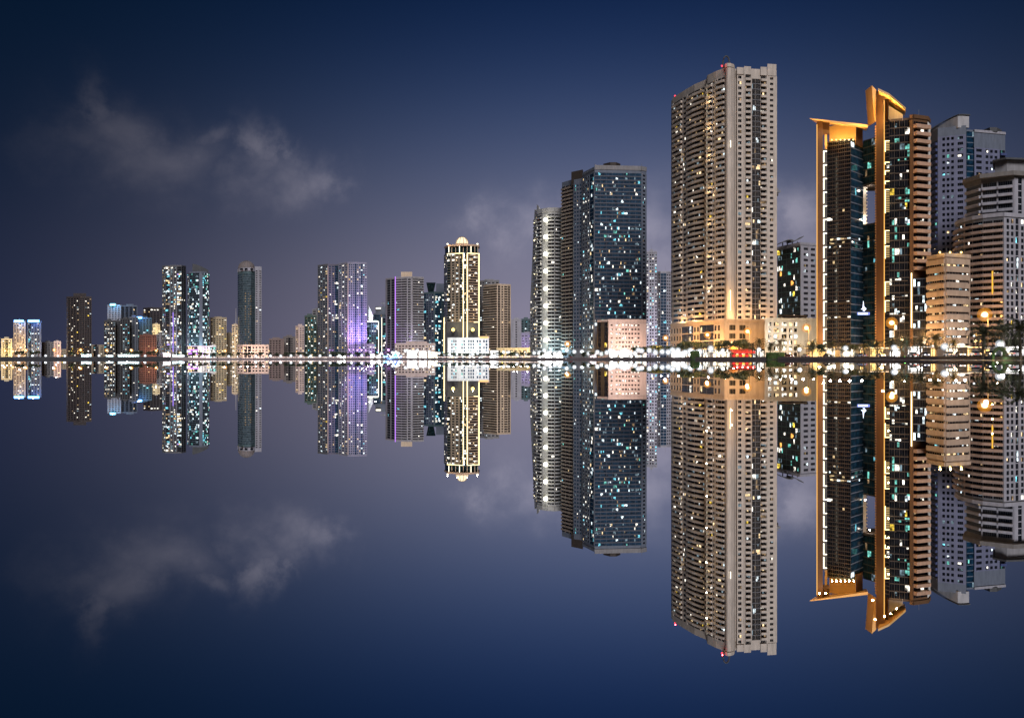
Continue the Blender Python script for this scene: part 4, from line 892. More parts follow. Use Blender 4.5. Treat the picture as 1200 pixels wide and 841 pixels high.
for i in range(len(A)-1):
    n = max(1, int((A[i+1]-A[i]).length/9))
    for q in range(n):
        a = A[i].lerp(A[i+1], q/n); c = A[i].lerp(A[i+1], (q+.4)/n); w = Vector((-(c-a).y, (c-a).x, 0)).normalized()*.15
        mb.quad((a.x, a.y, GROUND-.046), (c.x, c.y, GROUND-.046), (c.x+w.x, c.y+w.y, GROUND-.046), (a.x+w.x, a.y+w.y, GROUND-.046), white)
mb.build('road_markings', None, 'structure')
WH = lambda px: 3.3 if px < 195 else (3.3 - 2.1*(px-195)/60 if px < 255 else (1.2 if px < 900 else 1.2 - .42*min(1, (px-900)/200)))
wallm = wall_mat('seawall_stone', (.27, .22, .235), .8, .3, .3)
mb = MB(); A, Bq = shore(0), shore(.55)
fine = []
for i in range(len(A)-1):
    n = 12 if 3 <= i <= 6 else 4
    for q in range(n): fine.append((A[i].lerp(A[i+1], q/n), Bq[i].lerp(Bq[i+1], q/n)))
fine.append((A[-1], Bq[-1]))
mbd = MB(); wall_unlit = wall_mat('unlit_wall_stone', (.035, .035, .042), .8, .3, .3)  # near-black tone paints in the unlit look of this stretch
for (a, c), (a2, c2) in zip(fine[:-1], fine[1:]):
    h, h2 = (WH(p.x/p.y*F+600) for p in (a, a2))
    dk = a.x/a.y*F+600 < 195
    (mbd if dk else mb).hexa([(a.x, a.y, -1), (a2.x, a2.y, -1), (c2.x, c2.y, -1), (c.x, c.y, -1), (a.x, a.y, h), (a2.x, a2.y, h2), (c2.x, c2.y, h2), (c.x, c.y, h)], wall_unlit if dk else wallm)
sw = mb.build('seawall'); tag(sw, 'low pale stone seawall running along the waterfront at the waterline', 'wall'); tag(mbd.build('embankment'), 'taller embankment wall, unlit darkness in its colour, at the far left end of the waterfront', 'wall')
mb = MB(); A, Bq = shore(-5), shore(-.01)
for i in range(len(A)-1):
    mb.hexa([(A[i].x, A[i].y, -1), (A[i+1].x, A[i+1].y, -1), (Bq[i+1].x, Bq[i+1].y, -1), (Bq[i].x, Bq[i].y, -1), (A[i].x, A[i].y, .1), (A[i+1].x, A[i+1].y, .1), (Bq[i+1].x, Bq[i+1].y, .1), (Bq[i].x, Bq[i].y, .1)], wall_mat('wet_ledge', (.07, .065, .07), .4))
mb.build('quay_ledge', None, 'structure')

t = thing('light_trail_railing', 'added glowing handrail standing in for pinkish traffic light trails along the left waterfront', 'railing', (*at(350, S(350)), GROUND))  # railing added so its glow replaces long-exposure traffic trails
A = [p for p in shore(1.2)]; pts = []
for i in range(len(A)-1):
    for q in range(10):
        p = A[i].lerp(A[i+1], q/10); px = p.x/p.y*F+600
        if 205 < px < 640: pts.append(p)
part('added_handrail', t, lambda m: m.tube([(p.x, p.y, GROUND+1.25) for p in pts], [.13]*len(pts), lit_mat('light_trail_glow', (1, .76, .70), 2.2), 5))
part('rail', t, lambda m: m.tube([(p.x, p.y, GROUND+.7) for p in pts], [.05]*len(pts), steel, 5))
for p in pts[::2]: part('post', t, lambda m: m.box(p.x-.06, p.x+.06, p.y-.06, p.y+.06, GROUND-.2, GROUND+1.2, steel))
# ------------------------------------------------------------------ where things stand, in words
ORD = ['first', 'second', 'third', 'fourth', 'fifth', 'sixth', 'seventh', 'eighth', 'ninth', 'tenth', 'eleventh', 'twelfth', 'thirteenth', 'fourteenth', 'fifteenth', 'sixteenth', 'seventeenth', 'eighteenth', 'nineteenth', 'twentieth', 'twenty-first', 'twenty-second']
CNT = ['none', 'one', 'two', 'three', 'four', 'five', 'six', 'seven', 'eight', 'nine', 'ten', 'eleven', 'twelve', 'thirteen', 'fourteen', 'fifteen', 'sixteen', 'seventeen', 'eighteen', 'nineteen', 'twenty', 'twenty-one', 'twenty-two']
KEEP = []; 
for px, D, nk in sorted(NICKS):      # front buildings only serve as landmarks
    if D < S(px) + 260 and (not KEEP or px - KEEP[-1][0] > 9): KEEP.append((px, nk))
def labels(kind, pxs):
    """one distinct label per thing: what it is, which building it stands before, its place in that row"""
    own = [min(KEEP, key=lambda k: abs(k[0]-px))[1] for px in pxs]; out = []
    for px, nk in zip(pxs, own):
        g = sorted(p for p, n in zip(pxs, own) if n == nk); i = g.index(px)
        if len(g) == 1: out.append(f'{kind} before the {nk}')
        elif len(g) == 2: out.append(f'{kind} before the {nk}, {"left" if i == 0 else "right"} of two')
        else: out.append(f'{kind} before the {nk}, {ORD[i]} of {CNT[len(g)]} from left')
    return out

for (a, c, top, D), lb in zip(LOWB, labels('dim low-rise block', [(l[0]+l[1])/2 for l in LOWB])):
    bb = tower('low_rise', lb.replace(' before the ', ' far behind the '), lb, [(a, D), (c, D)], top, [('w1 w1 w1', dict(lit=.2))], rnd.choice((slate, midg, bluew, wall_mat('dull_tan', (.30, .245, .18)))), cat='building', group='low-rise blocks in the gaps of the skyline', cap=12, pal='warm', dep=15, roof=False); bb.finish()
# ================================================================== lamps
lamp_w = lit_mat('globe_lamp', (.94, .97, 1), 5, False); lamp_s = lit_mat('sodium_lamp', (1, .47, .075), 1.75, False)
def halo_mat(name, col, s, tr):  # part-transparent glowing shell, an added halo for the lamps
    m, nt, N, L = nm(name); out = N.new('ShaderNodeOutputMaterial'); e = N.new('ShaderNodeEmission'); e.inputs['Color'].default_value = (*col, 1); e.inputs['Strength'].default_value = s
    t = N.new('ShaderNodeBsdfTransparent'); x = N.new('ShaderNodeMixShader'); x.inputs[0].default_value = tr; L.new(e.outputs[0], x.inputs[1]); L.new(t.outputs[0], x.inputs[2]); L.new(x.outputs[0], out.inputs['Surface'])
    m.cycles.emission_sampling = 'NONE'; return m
halo_s = halo_mat('amber_halo', (1, .38, .04), 1.3, .84); halo_w = halo_mat('white_halo', (.85, .92, 1), 1.2, .80)
core_s = lit_mat('sodium_core', (1, .74, .30), 6, False)
polem = plain('lamp_pole', (.03, .03, .032), .5, .3)
SOD = [(6, 411), (15, 411.5), (30.5, 410.5), (53.5, 413.5), (58.5, 413.5), (63.5, 410), (94.5, 410), (120, 413), (125, 410.5), (154, 410.5), (183, 410.8), (238, 411), (264, 411), (289, 411), (314.5, 411), (338, 411), (384, 411), (406, 411), (458.5, 410.5), (665, 403), (746, 404), (780, 396), (829, 392.5), (876, 388.5), (945, 384.5), (1045, 378.5), (1154, 369)]
for (px, py), lb in zip(SOD, labels('orange street lamp on tall pole', [s[0] for s in SOD])):
    D = max(12.4*1040/(HOR-py), S(px)+26); x, y = at(px, D); z = zz(py, D)
    t = thing('street_lamp', lb, 'street lamp', (x, y, GROUND), 'orange street lamps along the waterfront road')
    part('pole', t, lambda m: (m.lathe((x+.9, y, GROUND), [(.32, 0), (.3, .5), (.16, .55), (.08, z-GROUND+.2)], polem, 8), m.tube([(x+.9, y, z+.2), (x+.5, y, z+.55), (x, y, z+.6)], [.08, .07, .06], polem, 6)))
    k = 1.4 if D < 600 else 2.0
    hd = part('lamp_head', t, lambda m: m.sphere((x, y, z+.1), .60*k, core_s, 14, 10, False, .9)); part('halo_shell', hd, lambda m: m.sphere((x, y, z+.1), .95*k, halo_s, 16, 10)); part('globe', hd, lambda m: m.sphere((x, y, z+.1), 1.4*k, halo_s, 16, 10))  # both outer spheres are added halo glow round the lamp head
    part('lamp_cap', hd, lambda m: m.sphere((x, y, z+.1+1.36*k), .35*k, polem, 10, 4, True, .5))
    point(x-.8, y-2.2, z-.9, 48000 if px > 640 else 22000, SODIUM, t, .5)
WL = [(22, 0), (38, 0), (53.5, 0), (68, 0), (76, 0), (116, 0), (170, 0), (207, 0), (215, 0), (268, 0), (300, 0), (317, 0), (329, 0), (341, 0), (352.5, 0), (364, 0), (375, 0), (387, 0), (398, 0), (412, 0), (424, 0), (437, 0), (447, 414), (475, 411), (480, 413), (484, 412), (496, 412), (515, 414), (521, 415), (527, 415), (536, 415), (560, 414), (571, 413), (583, 414), (596, 413), (606, 415), (617, 415), (632, 413), (645, 412), (656, 413), (673, 412), (682, 412), (690, 414), (700, 412.5), (711, 413), (719, 412), (728, 412), (736, 412), (744, 414), (752, 411), (761, 410.5), (776, 412), (788, 410), (794.5, 410.5), (809, 411), (833, 408.5), (847, 410.5), (889.5, 409.5), (937, 409.5), (991, 408), (1048, 407.5), (1107, 406), (1172, 403.5), (460, 413), (467, 414), (489, 410.5), (503, 412), (509, 414), (547, 414.5), (590, 412.5), (626, 413.5), (638, 410.5), (650, 414), (664, 410.5), (705, 414.5), (715, 410.5), (724, 413.5), (732, 410.5), (748, 410), (768, 413), (783, 412.5), (803, 413), (820, 412)]  # entries after the rightmost lamp were added to brighten the central waterfront band
WL.sort(); lbs = labels('real or added white globe lamp', [w[0] for w in WL])
for i, ((px, py), lb) in enumerate(zip(WL, lbs)):
    D = S(px) + (4 if px > 600 else 9); x, y = at(px, D)
    z = zz(py, D) if py else (4.6 if px < 200 else 4.0) + rnd.uniform(-.3, .4)
    zb = GROUND
    t = thing('quay_or_added_lamp', lb, 'lamp', (x, y, zb), 'white globe lamps along the quay, some added')
    r = .55 if D < 420 else (.9 if D < 900 else 1.05)
    part('pole', t, lambda m: m.lathe((x, y, zb), [(.16, 0), (.14, .4), (.07, .45), (.05, z-zb-r*.9)], polem, 8))
    gl = part('bulb', t, lambda m: m.sphere((x, y, z), r*.85, lamp_w, 12, 8)); part('globe', gl, lambda m: m.sphere((x, y, z), r*1.3, halo_w, 14, 8)); part('halo_shell', gl, lambda m: m.sphere((x, y, z), r*1.9, halo_w, 14, 8))  # outer spheres only add a halo round the bulb
    if px > 640 or i % 2 == 0: point(x, y-r-.4, z, (1500 if px > 640 else 3500), WHITE, t, .4)

# ================================================================== vegetation
def leaf_mat(name, c0, c1):
    m, nt, N, L = nm(name); out = N.new('ShaderNodeOutputMaterial'); b = N.new('ShaderNodeBsdfPrincipled'); geo = N.new('ShaderNodeNewGeometry')
    mx = N.new('ShaderNodeMix'); mx.data_type = 'RGBA'; mx.inputs[6].default_value = (*c0, 1); mx.inputs[7].default_value = (*c1, 1)
    L.new(geo.outputs['Random Per Island'], mx.inputs[0]); L.new(mx.outputs[2], b.inputs['Base Color']); b.inputs['Roughness'].default_value = .6
    L.new(b.outputs[0], out.inputs['Surface']); return m
LEAF = leaf_mat('tree_leaf', (.016, .026, .012), (.035, .05, .022)); PLEAF = leaf_mat('palm_leaf', (.018, .022, .009), (.045, .045, .018)); HEDGE = leaf_mat('hedge_leaf', (.03, .075, .02), (.06, .14, .035))
BARK = wall_mat('bark', (.11, .08, .055), .9, .3, 1.5)
def leaf(mb, p, s, m, r):
    d = Vector((r.gauss(0, 1), r.gauss(0, 1), r.gauss(0, .7))).normalized(); e = d.cross(Vector((r.gauss(0, 1), r.gauss(0, 1), r.gauss(0, 1)))).normalized()
    p = Vector(p); mb.quad(p-d*s-e*s*.15, p+e*s*.5, p+d*s, p-e*s*.55, m)
def crown_mesh(seed, rx, rz, n, s, m=LEAF, lobes=7, box=None):
    r = random.Random(seed); mb = MB()
    if box:
        for _ in range(n):
            q = [r.uniform(-1, 1) for _ in range(3)]; k = r.randrange(3); q[k] = math.copysign(1, q[k]) * r.uniform(.86, 1.03)
            leaf(mb, (q[0]*box[0], q[1]*box[1], (q[2]+1)*box[2]), s*r.uniform(.7, 1.3), m, r)
        return mb.mesh('crown')
    L_ = [((r.gauss(0, .45)*rx, r.gauss(0, .45)*rx, rz*r.uniform(-.5, .6)), r.uniform(.38, .6)) for _ in range(lobes)]
    for _ in range(n):
        c, w = r.choice(L_); d = Vector((r.gauss(0, 1), r.gauss(0, 1), r.gauss(0, 1))).normalized() * (r.random()**.4)
        leaf(mb, (c[0]+d.x*w*rx, c[1]+d.y*w*rx, c[2]+d.z*w*rz), s*r.uniform(.7, 1.35), m, r)
    return mb.mesh('crown')
def trunk_mesh(h, r0, seed, limbs=4, spread=1.2):
    r = random.Random(seed); mb = MB(); mb.tube([(0, 0, -.1), (r.gauss(0, .06), r.gauss(0, .06), h*.5), (r.gauss(0, .12), r.gauss(0, .12), h)], [r0, r0*.8, r0*.55], BARK, 8)
    for k in range(limbs):
        a = 2*math.pi*k/limbs + r.random(); mb.tube([(0, 0, h*.75), (math.cos(a)*spread*.5, math.sin(a)*spread*.5, h*1.15), (math.cos(a)*spread, math.sin(a)*spread, h*1.5)], [r0*.5, r0*.35, r0*.15], BARK, 6)
    return mb.mesh('trunk')
def palm_crown(seed, rad):
    r = random.Random(seed); mb = MB(); nf = 34
    for k in range(nf):
        az = 2*math.pi*k/nf*2.618*1.7 + r.random()*.4; el0 = R(80 - 120*(k/nf) + r.uniform(-8, 8)); Ln = rad*r.uniform(.85, 1.12)
        p = Vector((0, 0, 0)); el = el0; pts = [p.copy()]; st = Ln/9
        for q in range(9):
            p = p + Vector((math.cos(az)*math.cos(el), math.sin(az)*math.cos(el), math.sin(el)))*st; el -= R(9+q*1.6); pts.append(p.copy())
        mb.tube([tuple(x) for x in pts], [.05*(1-.09*i) for i in range(10)], PLEAF, 4, False)
        side = Vector((-math.sin(az), math.cos(az), 0))
        for q in range(1, 10):
            for hlf in (0, .5):
                if q == 9 and hlf: continue
                c = pts[q].lerp(pts[min(q+1, 9)], hlf); d = (pts[q]-pts[q-1]).normalized(); ll = rad*.17*(1-.35*abs(q-4)/5)
                for sgn in (-1, 1):
                    e = (side*sgn*.8 + d*.55 + Vector((0, 0, -.25 - .2*r.random()))).normalized(); w = d*.075*rad/4
                    mb.quad(c-w, c+w, c+e*ll+w*.15, c+e*ll-w*.15, PLEAF)
    return mb.mesh('crown')
def palm_trunk(h, seed):
    r = random.Random(seed); mb = MB(); n = 9; dx, dy = r.gauss(0, .25), r.gauss(0, .2)
    pts = [(dx*(i/n)**2, dy*(i/n)**2, h*i/n-.1) for i in range(n+1)]; mb.tube(pts, [.30 - .08*i/n + (.06 if i == 0 else 0) + (.05 if i == n else 0) for i in range(n+1)], BARK, 8)
    for i in range(14):
        z = h*(.25+.73*i/14); mb.lathe((dx*(z/h)**2, dy*(z/h)**2, z), [(.25, 0), (.31, .12), (.24, .2)], BARK, 8)
    return mb.mesh('trunk')
PC = [palm_crown(i, 4.9) for i in range(4)]
PT = [palm_trunk(5.0, 3), palm_trunk(5.8, 4)]
PALMS = [(1152, 391, 193, 1.05, 1), (1176, 388, 206, 1.0, 1), (1196, 387, 181, 1.1, 1), (1097, 397, 262, .8, 0), (1079, 401, 268, .78, 0), (1061, 402, 276, .85, 0), (1045, 402, 288, .85, 0), (1028, 404.5, 300, .75, 0), (975, 404, 338, .72, 0), (952, 403.5, 352, .8, 0), (936, 407, 366, .6, 0), (914, 402, 378, .85, 0), (903, 404.5, 386, .75, 0), (890, 401, 392, .8, 0), (882, 405, 400, .6, 0), (988, 405.5, 325, .6, 0), (1012, 406.5, 306, .6, 0), (1117, 402, 252, .62, 0)]
for i, ((px, py, D, sc, ld), lb) in enumerate(zip(PALMS, labels('date palm', [p[0] for p in PALMS]))):
    D = max(D, S(px)+5) if not ld else S(px) - 2 if i != 1 else S(px)+7
    x, y = at(px, D); zb = .1 if ld and i != 1 else GROUND; zc = zz(py, D); k = i % 2; base_h = [5.0, 5.8][k]
    t = thing('palm_tree', lb if not ld else ['big dark date palm left of the green arch sculpture', 'dark date palm behind the green arch sculpture', 'big dark date palm at the right edge'][i], 'palm tree', (x, y, zb), 'date palms along the waterfront')
    o = inst('trunk', PT[k], (x, y, zb), rnd.random()*6, t); o.scale = (sc, sc, (zc-zb)/base_h)
    o = inst('crown', PC[i % 4], (x, y, zc), rnd.random()*6, t, sc*.98)
TC = [crown_mesh(20+i, 3.6, 2.0, 1100, .34) for i in range(3)]; TT = [trunk_mesh(2.6, .22, 30+i) for i in range(2)]
TREES = [(798, 407, 490, 1.1), (806, 405, 480, 1.2), (818, 405.5, 476, 1.25), (840, 405.5, 462, 1.1), (851, 404.5, 452, 1.3), (866, 403.5, 440, 1.3), (876, 406, 430, 1.0), (772, 409, 530, 1.1), (762, 409, 545, 1.0), (752, 410, 560, 1.0), (744, 410, 570, 1.0), (961, 408, 350, .8), (1186, 405, 230, .8), (1000, 408, 330, .7), (787, 409, 505, .9)]
for px in range(516, 628, 8): TREES.append((px + rnd.uniform(-2, 2), 415.5 + rnd.uniform(-.8, .6), S(px)+5, .85))
for px in (634, 648, 661, 671, 684, 694, 705): TREES.append((px, 415, S(px)+5, .75))
for px in list(range(206, 448, 9)): TREES.append((px + rnd.uniform(-3, 3), 415.2 + rnd.uniform(-.8, .5), S(px)+26, rnd.uniform(.9, 1.3)))
for px in (21, 27, 38, 45, 84, 100, 150, 158, 165, 174, 181): TREES.append((px, 413.6 + rnd.uniform(-.6, .6), S(px)+30, 1.3))
TREES.sort()
for i, ((px, py, D, sc), lb) in enumerate(zip(TREES, labels('dark round tree', [t[0] for t in TREES]))):
    x, y = at(px, D); zc = max(zz(py, D), GROUND+1.6*sc)
    t = thing('waterfront_tree', lb, 'tree', (x, y, GROUND), 'dark round trees along the waterfront')
    o = inst('trunk', TT[i % 2], (x, y, GROUND), rnd.random()*6, t); o.scale = (sc, sc, max(.3, (zc-GROUND)/3.4))
    o = inst('crown', TC[i % 3], (x, y, zc), rnd.random()*6, t, sc)
# clipped hedges on the ledge, the green arch
for px0, px1, py, lb in ((899, 918, 413.2, 'clipped green hedge block at the waterline under the white parking block'), (809.5, 819, 411.5, 'tall dark clipped shrub at the waterline below the tallest beige tower')):
    D = S((px0+px1)/2) - 2; x, y = at((px0+px1)/2, D); w = (px1-px0)/2/F*D; h = zz(py, D)-.1
    t = thing('clipped_hedge', lb, 'hedge', (x, y, .1)); inst('foliage', crown_mesh(50+px0, 1, 1, 2600, .3, HEDGE, 7, (w, 1.4, h/2)), (x, y, .1), 0, t)
    part('stem', t, lambda m: m.box(x-w*.8, x+w*.8, y-1, y+1, .1, h*.85, BARK))
D = S(1171) - 2.5; x, y = at(1171.3, D); r0 = 8.0/F*D; hh = zz(407.6, D) - .1
t = thing('garden_arch', 'leafy green arch sculpture at the waterline between two dark palms', 'arch', (x, y, .1))
mbk = MB(); mbf = MB(); rr = random.Random(5)
arc = [(x - r0*math.cos(a), y, .1 + hh*math.sin(a)) for a in [math.pi*i/16 for i in range(17)]]
th = [.30 + .38*(i/16)**1.5 for i in range(17)]
mbk.tube(arc, [q*.8 for q in th], BARK, 8); mbk.build('frame', t)
for i in range(16):
    for q in range(110):
        c = Vector(arc[i]).lerp(Vector(arc[i+1]), rr.random()); dd = Vector((rr.gauss(0, 1), rr.gauss(0, 1), rr.gauss(0, 1))).normalized()*th[i]*rr.uniform(.75, 1.05); leaf(mbf, c+dd, .12, HEDGE, rr)
mbf.build('foliage', t)
point(x-1.4, y-1.6, .5, 110, (.45, 1, .35), t, .1)
x2, y2 = at(1176.6, D+14); z2 = zz(409.3, D+14); t = thing('lantern', 'yellow-green lantern behind the right side of the green arch sculpture', 'lamp', (x2, y2, GROUND))
part('globe', t, lambda m: m.sphere((x2, y2, z2), .38, lit_mat('lime_lamp', (.75, 1, .12), 2.2, False), 10, 6)); part('pole', t, lambda m: m.lathe((x2, y2, GROUND), [(.1, 0), (.05, z2-GROUND)], polem, 6))
for px, lb in ((979.5, 'small green-lit bollard at the waterline below the gold-lit twin tower'), (1060, 'small green-lit bollard at the waterline below the slim balcony tower')):
    D = S(px) - 1.5; x, y = at(px, D); t = thing('light_bollard', lb, 'bollard', (x, y, .1)); part('post', t, lambda m: m.lathe((x, y, .1), [(.16, 0), (.14, .25), (.1, .3), (.1, .35)], polem, 8))
    part('lamp', t, lambda m: m.lathe((x, y, .45), [(.13, 0), (.14, .55), (.08, .62)], lit_mat('green_lamp', (.15, 1, .12), .9, False), 8)); point(x, y-.5, .8, 40, (.2, 1, .15), t, .1)

# ================================================================== pavilions, kiosks, canopy
PAV = [(95, 107, 414.5, 'cool'), (124, 133, 416, 'cool'), (138, 163, 415, 'cool'), (191, 200, 413.5, 'rose'), (202, 214, 415, 'cool'), (395, 405, 415.5, 'white'), (434, 446, 414.5, 'white'), (477, 489, 410.2, 'white'), (491, 500, 411.3, 'white'), (501.5, 513, 412.2, 'warm'), (574, 584, 410.5, 'white'), (630, 660, 412.8, 'white'), (690, 699, 414, 'rose'), (714, 724, 411, 'white'), (726, 741, 412, 'white'), (786, 803, 411.8, 'white'), (835, 854, 412.6, 'warm'), (950, 966, 407, 'amber'), (968, 983, 408, 'warm'), (985, 1006, 406.5, 'warm'), (1008, 1018, 408, 'amber'), (1020, 1040, 407, 'amber'), (1043, 1062, 408, 'white'), (1064, 1088, 406, 'white'), (1091, 1107, 406.5, 'amber'), (1109, 1131, 405.5, 'warm'), (1134, 1149, 406.5, 'amber'), (1152, 1170, 407, 'amber'), (1174, 1204, 406, 'white')]  # centre white ones stand in for floodlight glare; right row heightened as bright backdrop
PCOL = {'cool': lit_mat('shop_cool', (.72, .95, 1), 2.4), 'white': lit_mat('shop_or_glare_white', (1, .97, .92), 3.0), 'warm': lit_mat('shop_warm', (1, .86, .62), 2.0), 'amber': lit_mat('shop_amber', (1, .62, .2), 1.7), 'rose': lit_mat('shop_rose', (1, .8, .82), 2.0)}
PWORD = {'cool': 'cool white-lit', 'white': 'brilliant white-lit', 'warm': 'warmly lit', 'amber': 'amber-lit', 'rose': 'rosy-lit'}
plb = labels('lit pavilion', [(p[0]+p[1])/2 for p in PAV])
for (a, c, py, kd), lb in zip(PAV, plb):
    lb = lb.replace('lit pavilion', PWORD[kd] + ' glazed pavilion'); pc = (a+c)/2; D = S(pc) + (42 if pc > 900 else 48 if pc > 640 else 36); x, y = at(pc, D); w = (c-a)/2/F*D; zt = zz(py, D)
    t = thing('pavilion', lb, 'pavilion', (x, y, GROUND), 'lit pavilions along the waterfront'); dp = 6; n = max(2, min(9, int(w*2/2.6)))
    part('roof', t, lambda m: m.box(x-w-.8, x+w+.8, y-1.6, y+dp+.5, zt-.35, zt, white)); part('wall', t, lambda m: m.box(x-w, x+w, y+.3, y+dp, GROUND-.2, zt-.36, conc))
    for q in range(n):
        xa = x-w+2*w*q/n; part('window', t, lambda m: m.box(xa+.18, xa+2*w/n-.18, y+.14, y+.26, GROUND+.3 + (.5 if q % 3 == 1 else 0), zt-.7, PCOL[kd]))
    for q in range(n+1): part('post', t, lambda m: m.box(x-w+2*w*q/n-.09, x-w+2*w*q/n+.09, y-1.3, y-1.1, GROUND-.1, zt-.352, polem))
    cl = {'cool': (.72, .95, 1), 'white': (1, .97, .92), 'warm': (1, .86, .62), 'amber': (1, .62, .2), 'rose': (1, .8, .82)}[kd]
    point(x, y-2.4, (GROUND+zt)/2, 600*w*(D/400), cl, t, .5)
# red-lit restaurant front
D = S(870) + 30; x, y = at(870.5, D); w = 13/F*D; zt = zz(408.8, D)
t = thing('kiosk', 'red-lit open restaurant kiosk on the quay below the sand-coloured podium', 'kiosk', (x, y, GROUND))
RED = lit_mat('red_sign', (1, .05, .04), 1.3, False); REDD = wall_mat('red_awning', (.16, .015, .015))
part('awning', t, lambda m: m.hexa([(x-w, y-3, zt-2.2), (x+w, y-3, zt-2.2), (x+w, y+4, zt-.6), (x-w, y+4, zt-.6), (x-w, y-3, zt-1.9), (x+w, y-3, zt-1.9), (x+w, y+4, zt), (x-w, y+4, zt)], REDD)); part('wall', t, lambda m: m.box(x-w+.3, x+w-.3, y+1, y+4, GROUND-.2, zt-2.4, wall_mat('red_awning', (.16, .015, .015))))
for q in range(9): part('light_strip', t, lambda m: m.box(x-w+2*w*q/9+.15, x-w+2*w*(q+1)/9-.25, y-3.25, y-3.05, zt-2.0+.25*((q*5) % 3-1)*.4, zt-1.1+.25*((q*7) % 3-1)*.4, RED))
for q in range(6): part('window', t, lambda m: m.box(x-w+.6+2*(w-.6)*q/6, x-w+.6+2*(w-.6)*(q+.8)/6, y+.8, y+.95, GROUND+.2, GROUND+1.5, LITS['orange'] if q % 2 else RED))
for q in range(4): point(x-w*.7+w*1.4*q/3, y-4.2, zt-1.4, 260, (1, .1, .08), t, .3)
xo, yo = at(859, S(859)+14); t = thing('parasol', 'orange-lit parasol left of the red-lit restaurant kiosk', 'parasol', (xo, yo, GROUND))
zo = zz(405.5, S(859)+14); part('canopy', t, lambda m: m.lathe((xo, yo, zo-1.5), [(2.6, 0), (2.5, .12), (.1, 1.5)], wall_mat('orange_canvas', (.6, .22, .05)), 10)); part('pole', t, lambda m: m.lathe((xo, yo, GROUND), [(.08, 0), (.05, zo-GROUND-1.4)], polem, 6))
point(xo, yo-1, zo-2.2, 500, SODIUM, t, .2)
# blue-lit peaked canopy with white light outlines
D = S(463) + 8; x, y = at(463.5, D); zt = zz(412.2, D); t = thing('peaked_canopy', 'blue-lit peaked canopy outlined in white light left of the white pavilions', 'canopy', (x, y, GROUND))
wa, wb = at(457.5, D)[0], at(468.5, D)[0]
BL = wall_mat('blue_canvas', (.08, .16, .5)); 
part('canvas', t, lambda m: m.hexa([(wa, y, GROUND-.2), (wb, y, GROUND-.2), (wb, y+5, GROUND-.2), (wa, y+5, GROUND-.2), (x-.4, y+1.2, zt), (x+.4, y+1.2, zt), (x+.4, y+3, zt), (x-.4, y+3, zt)], BL))
for p0, p1 in (((wa, y-.4, GROUND-.5), (x, y+.6, zt+.5)), ((wb, y-.4, GROUND-.5), (x, y+.6, zt+.5)), ((at(454, D)[0], y-.6, zz(414.5, D)), (wa+1.2, y-.4, GROUND+1.5))): part('light_strip', t, lambda m: m.tube([p0, p1], [.38, .38], lit_mat('ice_strip', (.7, .85, 1), 6, False), 6))
for px in (455, 459, 463, 468, 471): xx, yy = at(px, D-5); point(xx, yy, GROUND+2, 9000, (.15, .4, 1), t, .3)
part('blue_lamp', t, lambda m: [m.sphere((at(p, D-1)[0], y-1.5, GROUND+1.8), 1.0, LEDB, 8, 6) for p in (450.5, 453.5, 470)])

# ================================================================== cars on the waterfront road
CAR = {}
def car_parts(ci, col):
    if ci in CAR: return CAR[ci]
    paint = plain('car_paint_%d' % ci, col, .3); tyre = plain('tyre_rubber', (.02, .02, .02), .8); dk = DARK
    bd = MB(); prof = [(-2.15, .35), (-2.2, .75), (-1.5, .92), (1.3, .95), (2.1, .8), (2.2, .5), (2.15, .3)]
    ring = [(-.85, 1), (.85, 1)]; n = len(prof); b0 = 0
    for yy in (-.85, .85):
        for xx, zq in prof: bd.v.append((xx, yy, zq))
    k = bd._m(paint)
    for i in range(n): j = (i+1) % n; bd.f.append((i, j, n+j, n+i)); bd.mi.append(k)
    bd.f.append(tuple(range(n))); bd.mi.append(k); bd.f.append(tuple(n+i for i in reversed(range(n)))); bd.mi.append(k)
    cab = MB(); cab.hexa([(-1.5, -.78, .9), (1.35, -.78, .9), (1.35, .78, .9), (-1.5, .78, .9), (-1.0, -.62, 1.42), (.6, -.62, 1.42), (.6, .62, 1.42), (-1.0, .62, 1.42)], dk)
    rf = MB(); rf.hexa([(-1.02, -.63, 1.4), (.62, -.63, 1.4), (.62, .63, 1.4), (-1.02, .63, 1.4), (-.95, -.58, 1.47), (.52, -.58, 1.47), (.52, .58, 1.47), (-.95, .58, 1.47)], paint)
    wh = MB(); wh.tube([(0, -.1, 0), (0, .1, 0)], [.33, .33], tyre, 12)
    hl = MB(); hl.sphere((0, 0, 0), .13, lit_mat('headlight', (1, .97, .9), 7, False), 8, 6); tl = MB(); tl.box(-.05, .05, -.22, .22, -.07, .07, lit_mat('tail_light', (1, .04, .03), 1.2, False))
    CAR[ci] = (bd.mesh('body'), cab.mesh('glasshouse'), rf.mesh('roof'), wh.mesh('wheel'), hl.mesh('headlight'), tl.mesh('tail_light')); return CAR[ci]
CCOL = [(.5, .5, .52), (.03, .03, .035), (.22, .22, .24), (.10, .015, .015), (.08, .12, .25)]; CW = ['white', 'black', 'silver', 'red', 'blue']
cpx = [214, 226, 240, 255, 268, 282, 298, 312, 326, 339, 355, 368, 381, 396, 410, 424, 440, 520, 545, 570, 610, 668, 770, 812, 925, 944, 970, 1010, 1032, 1070, 1083, 1112, 1125, 1143, 1160, 1188]
base = labels('car', cpx)
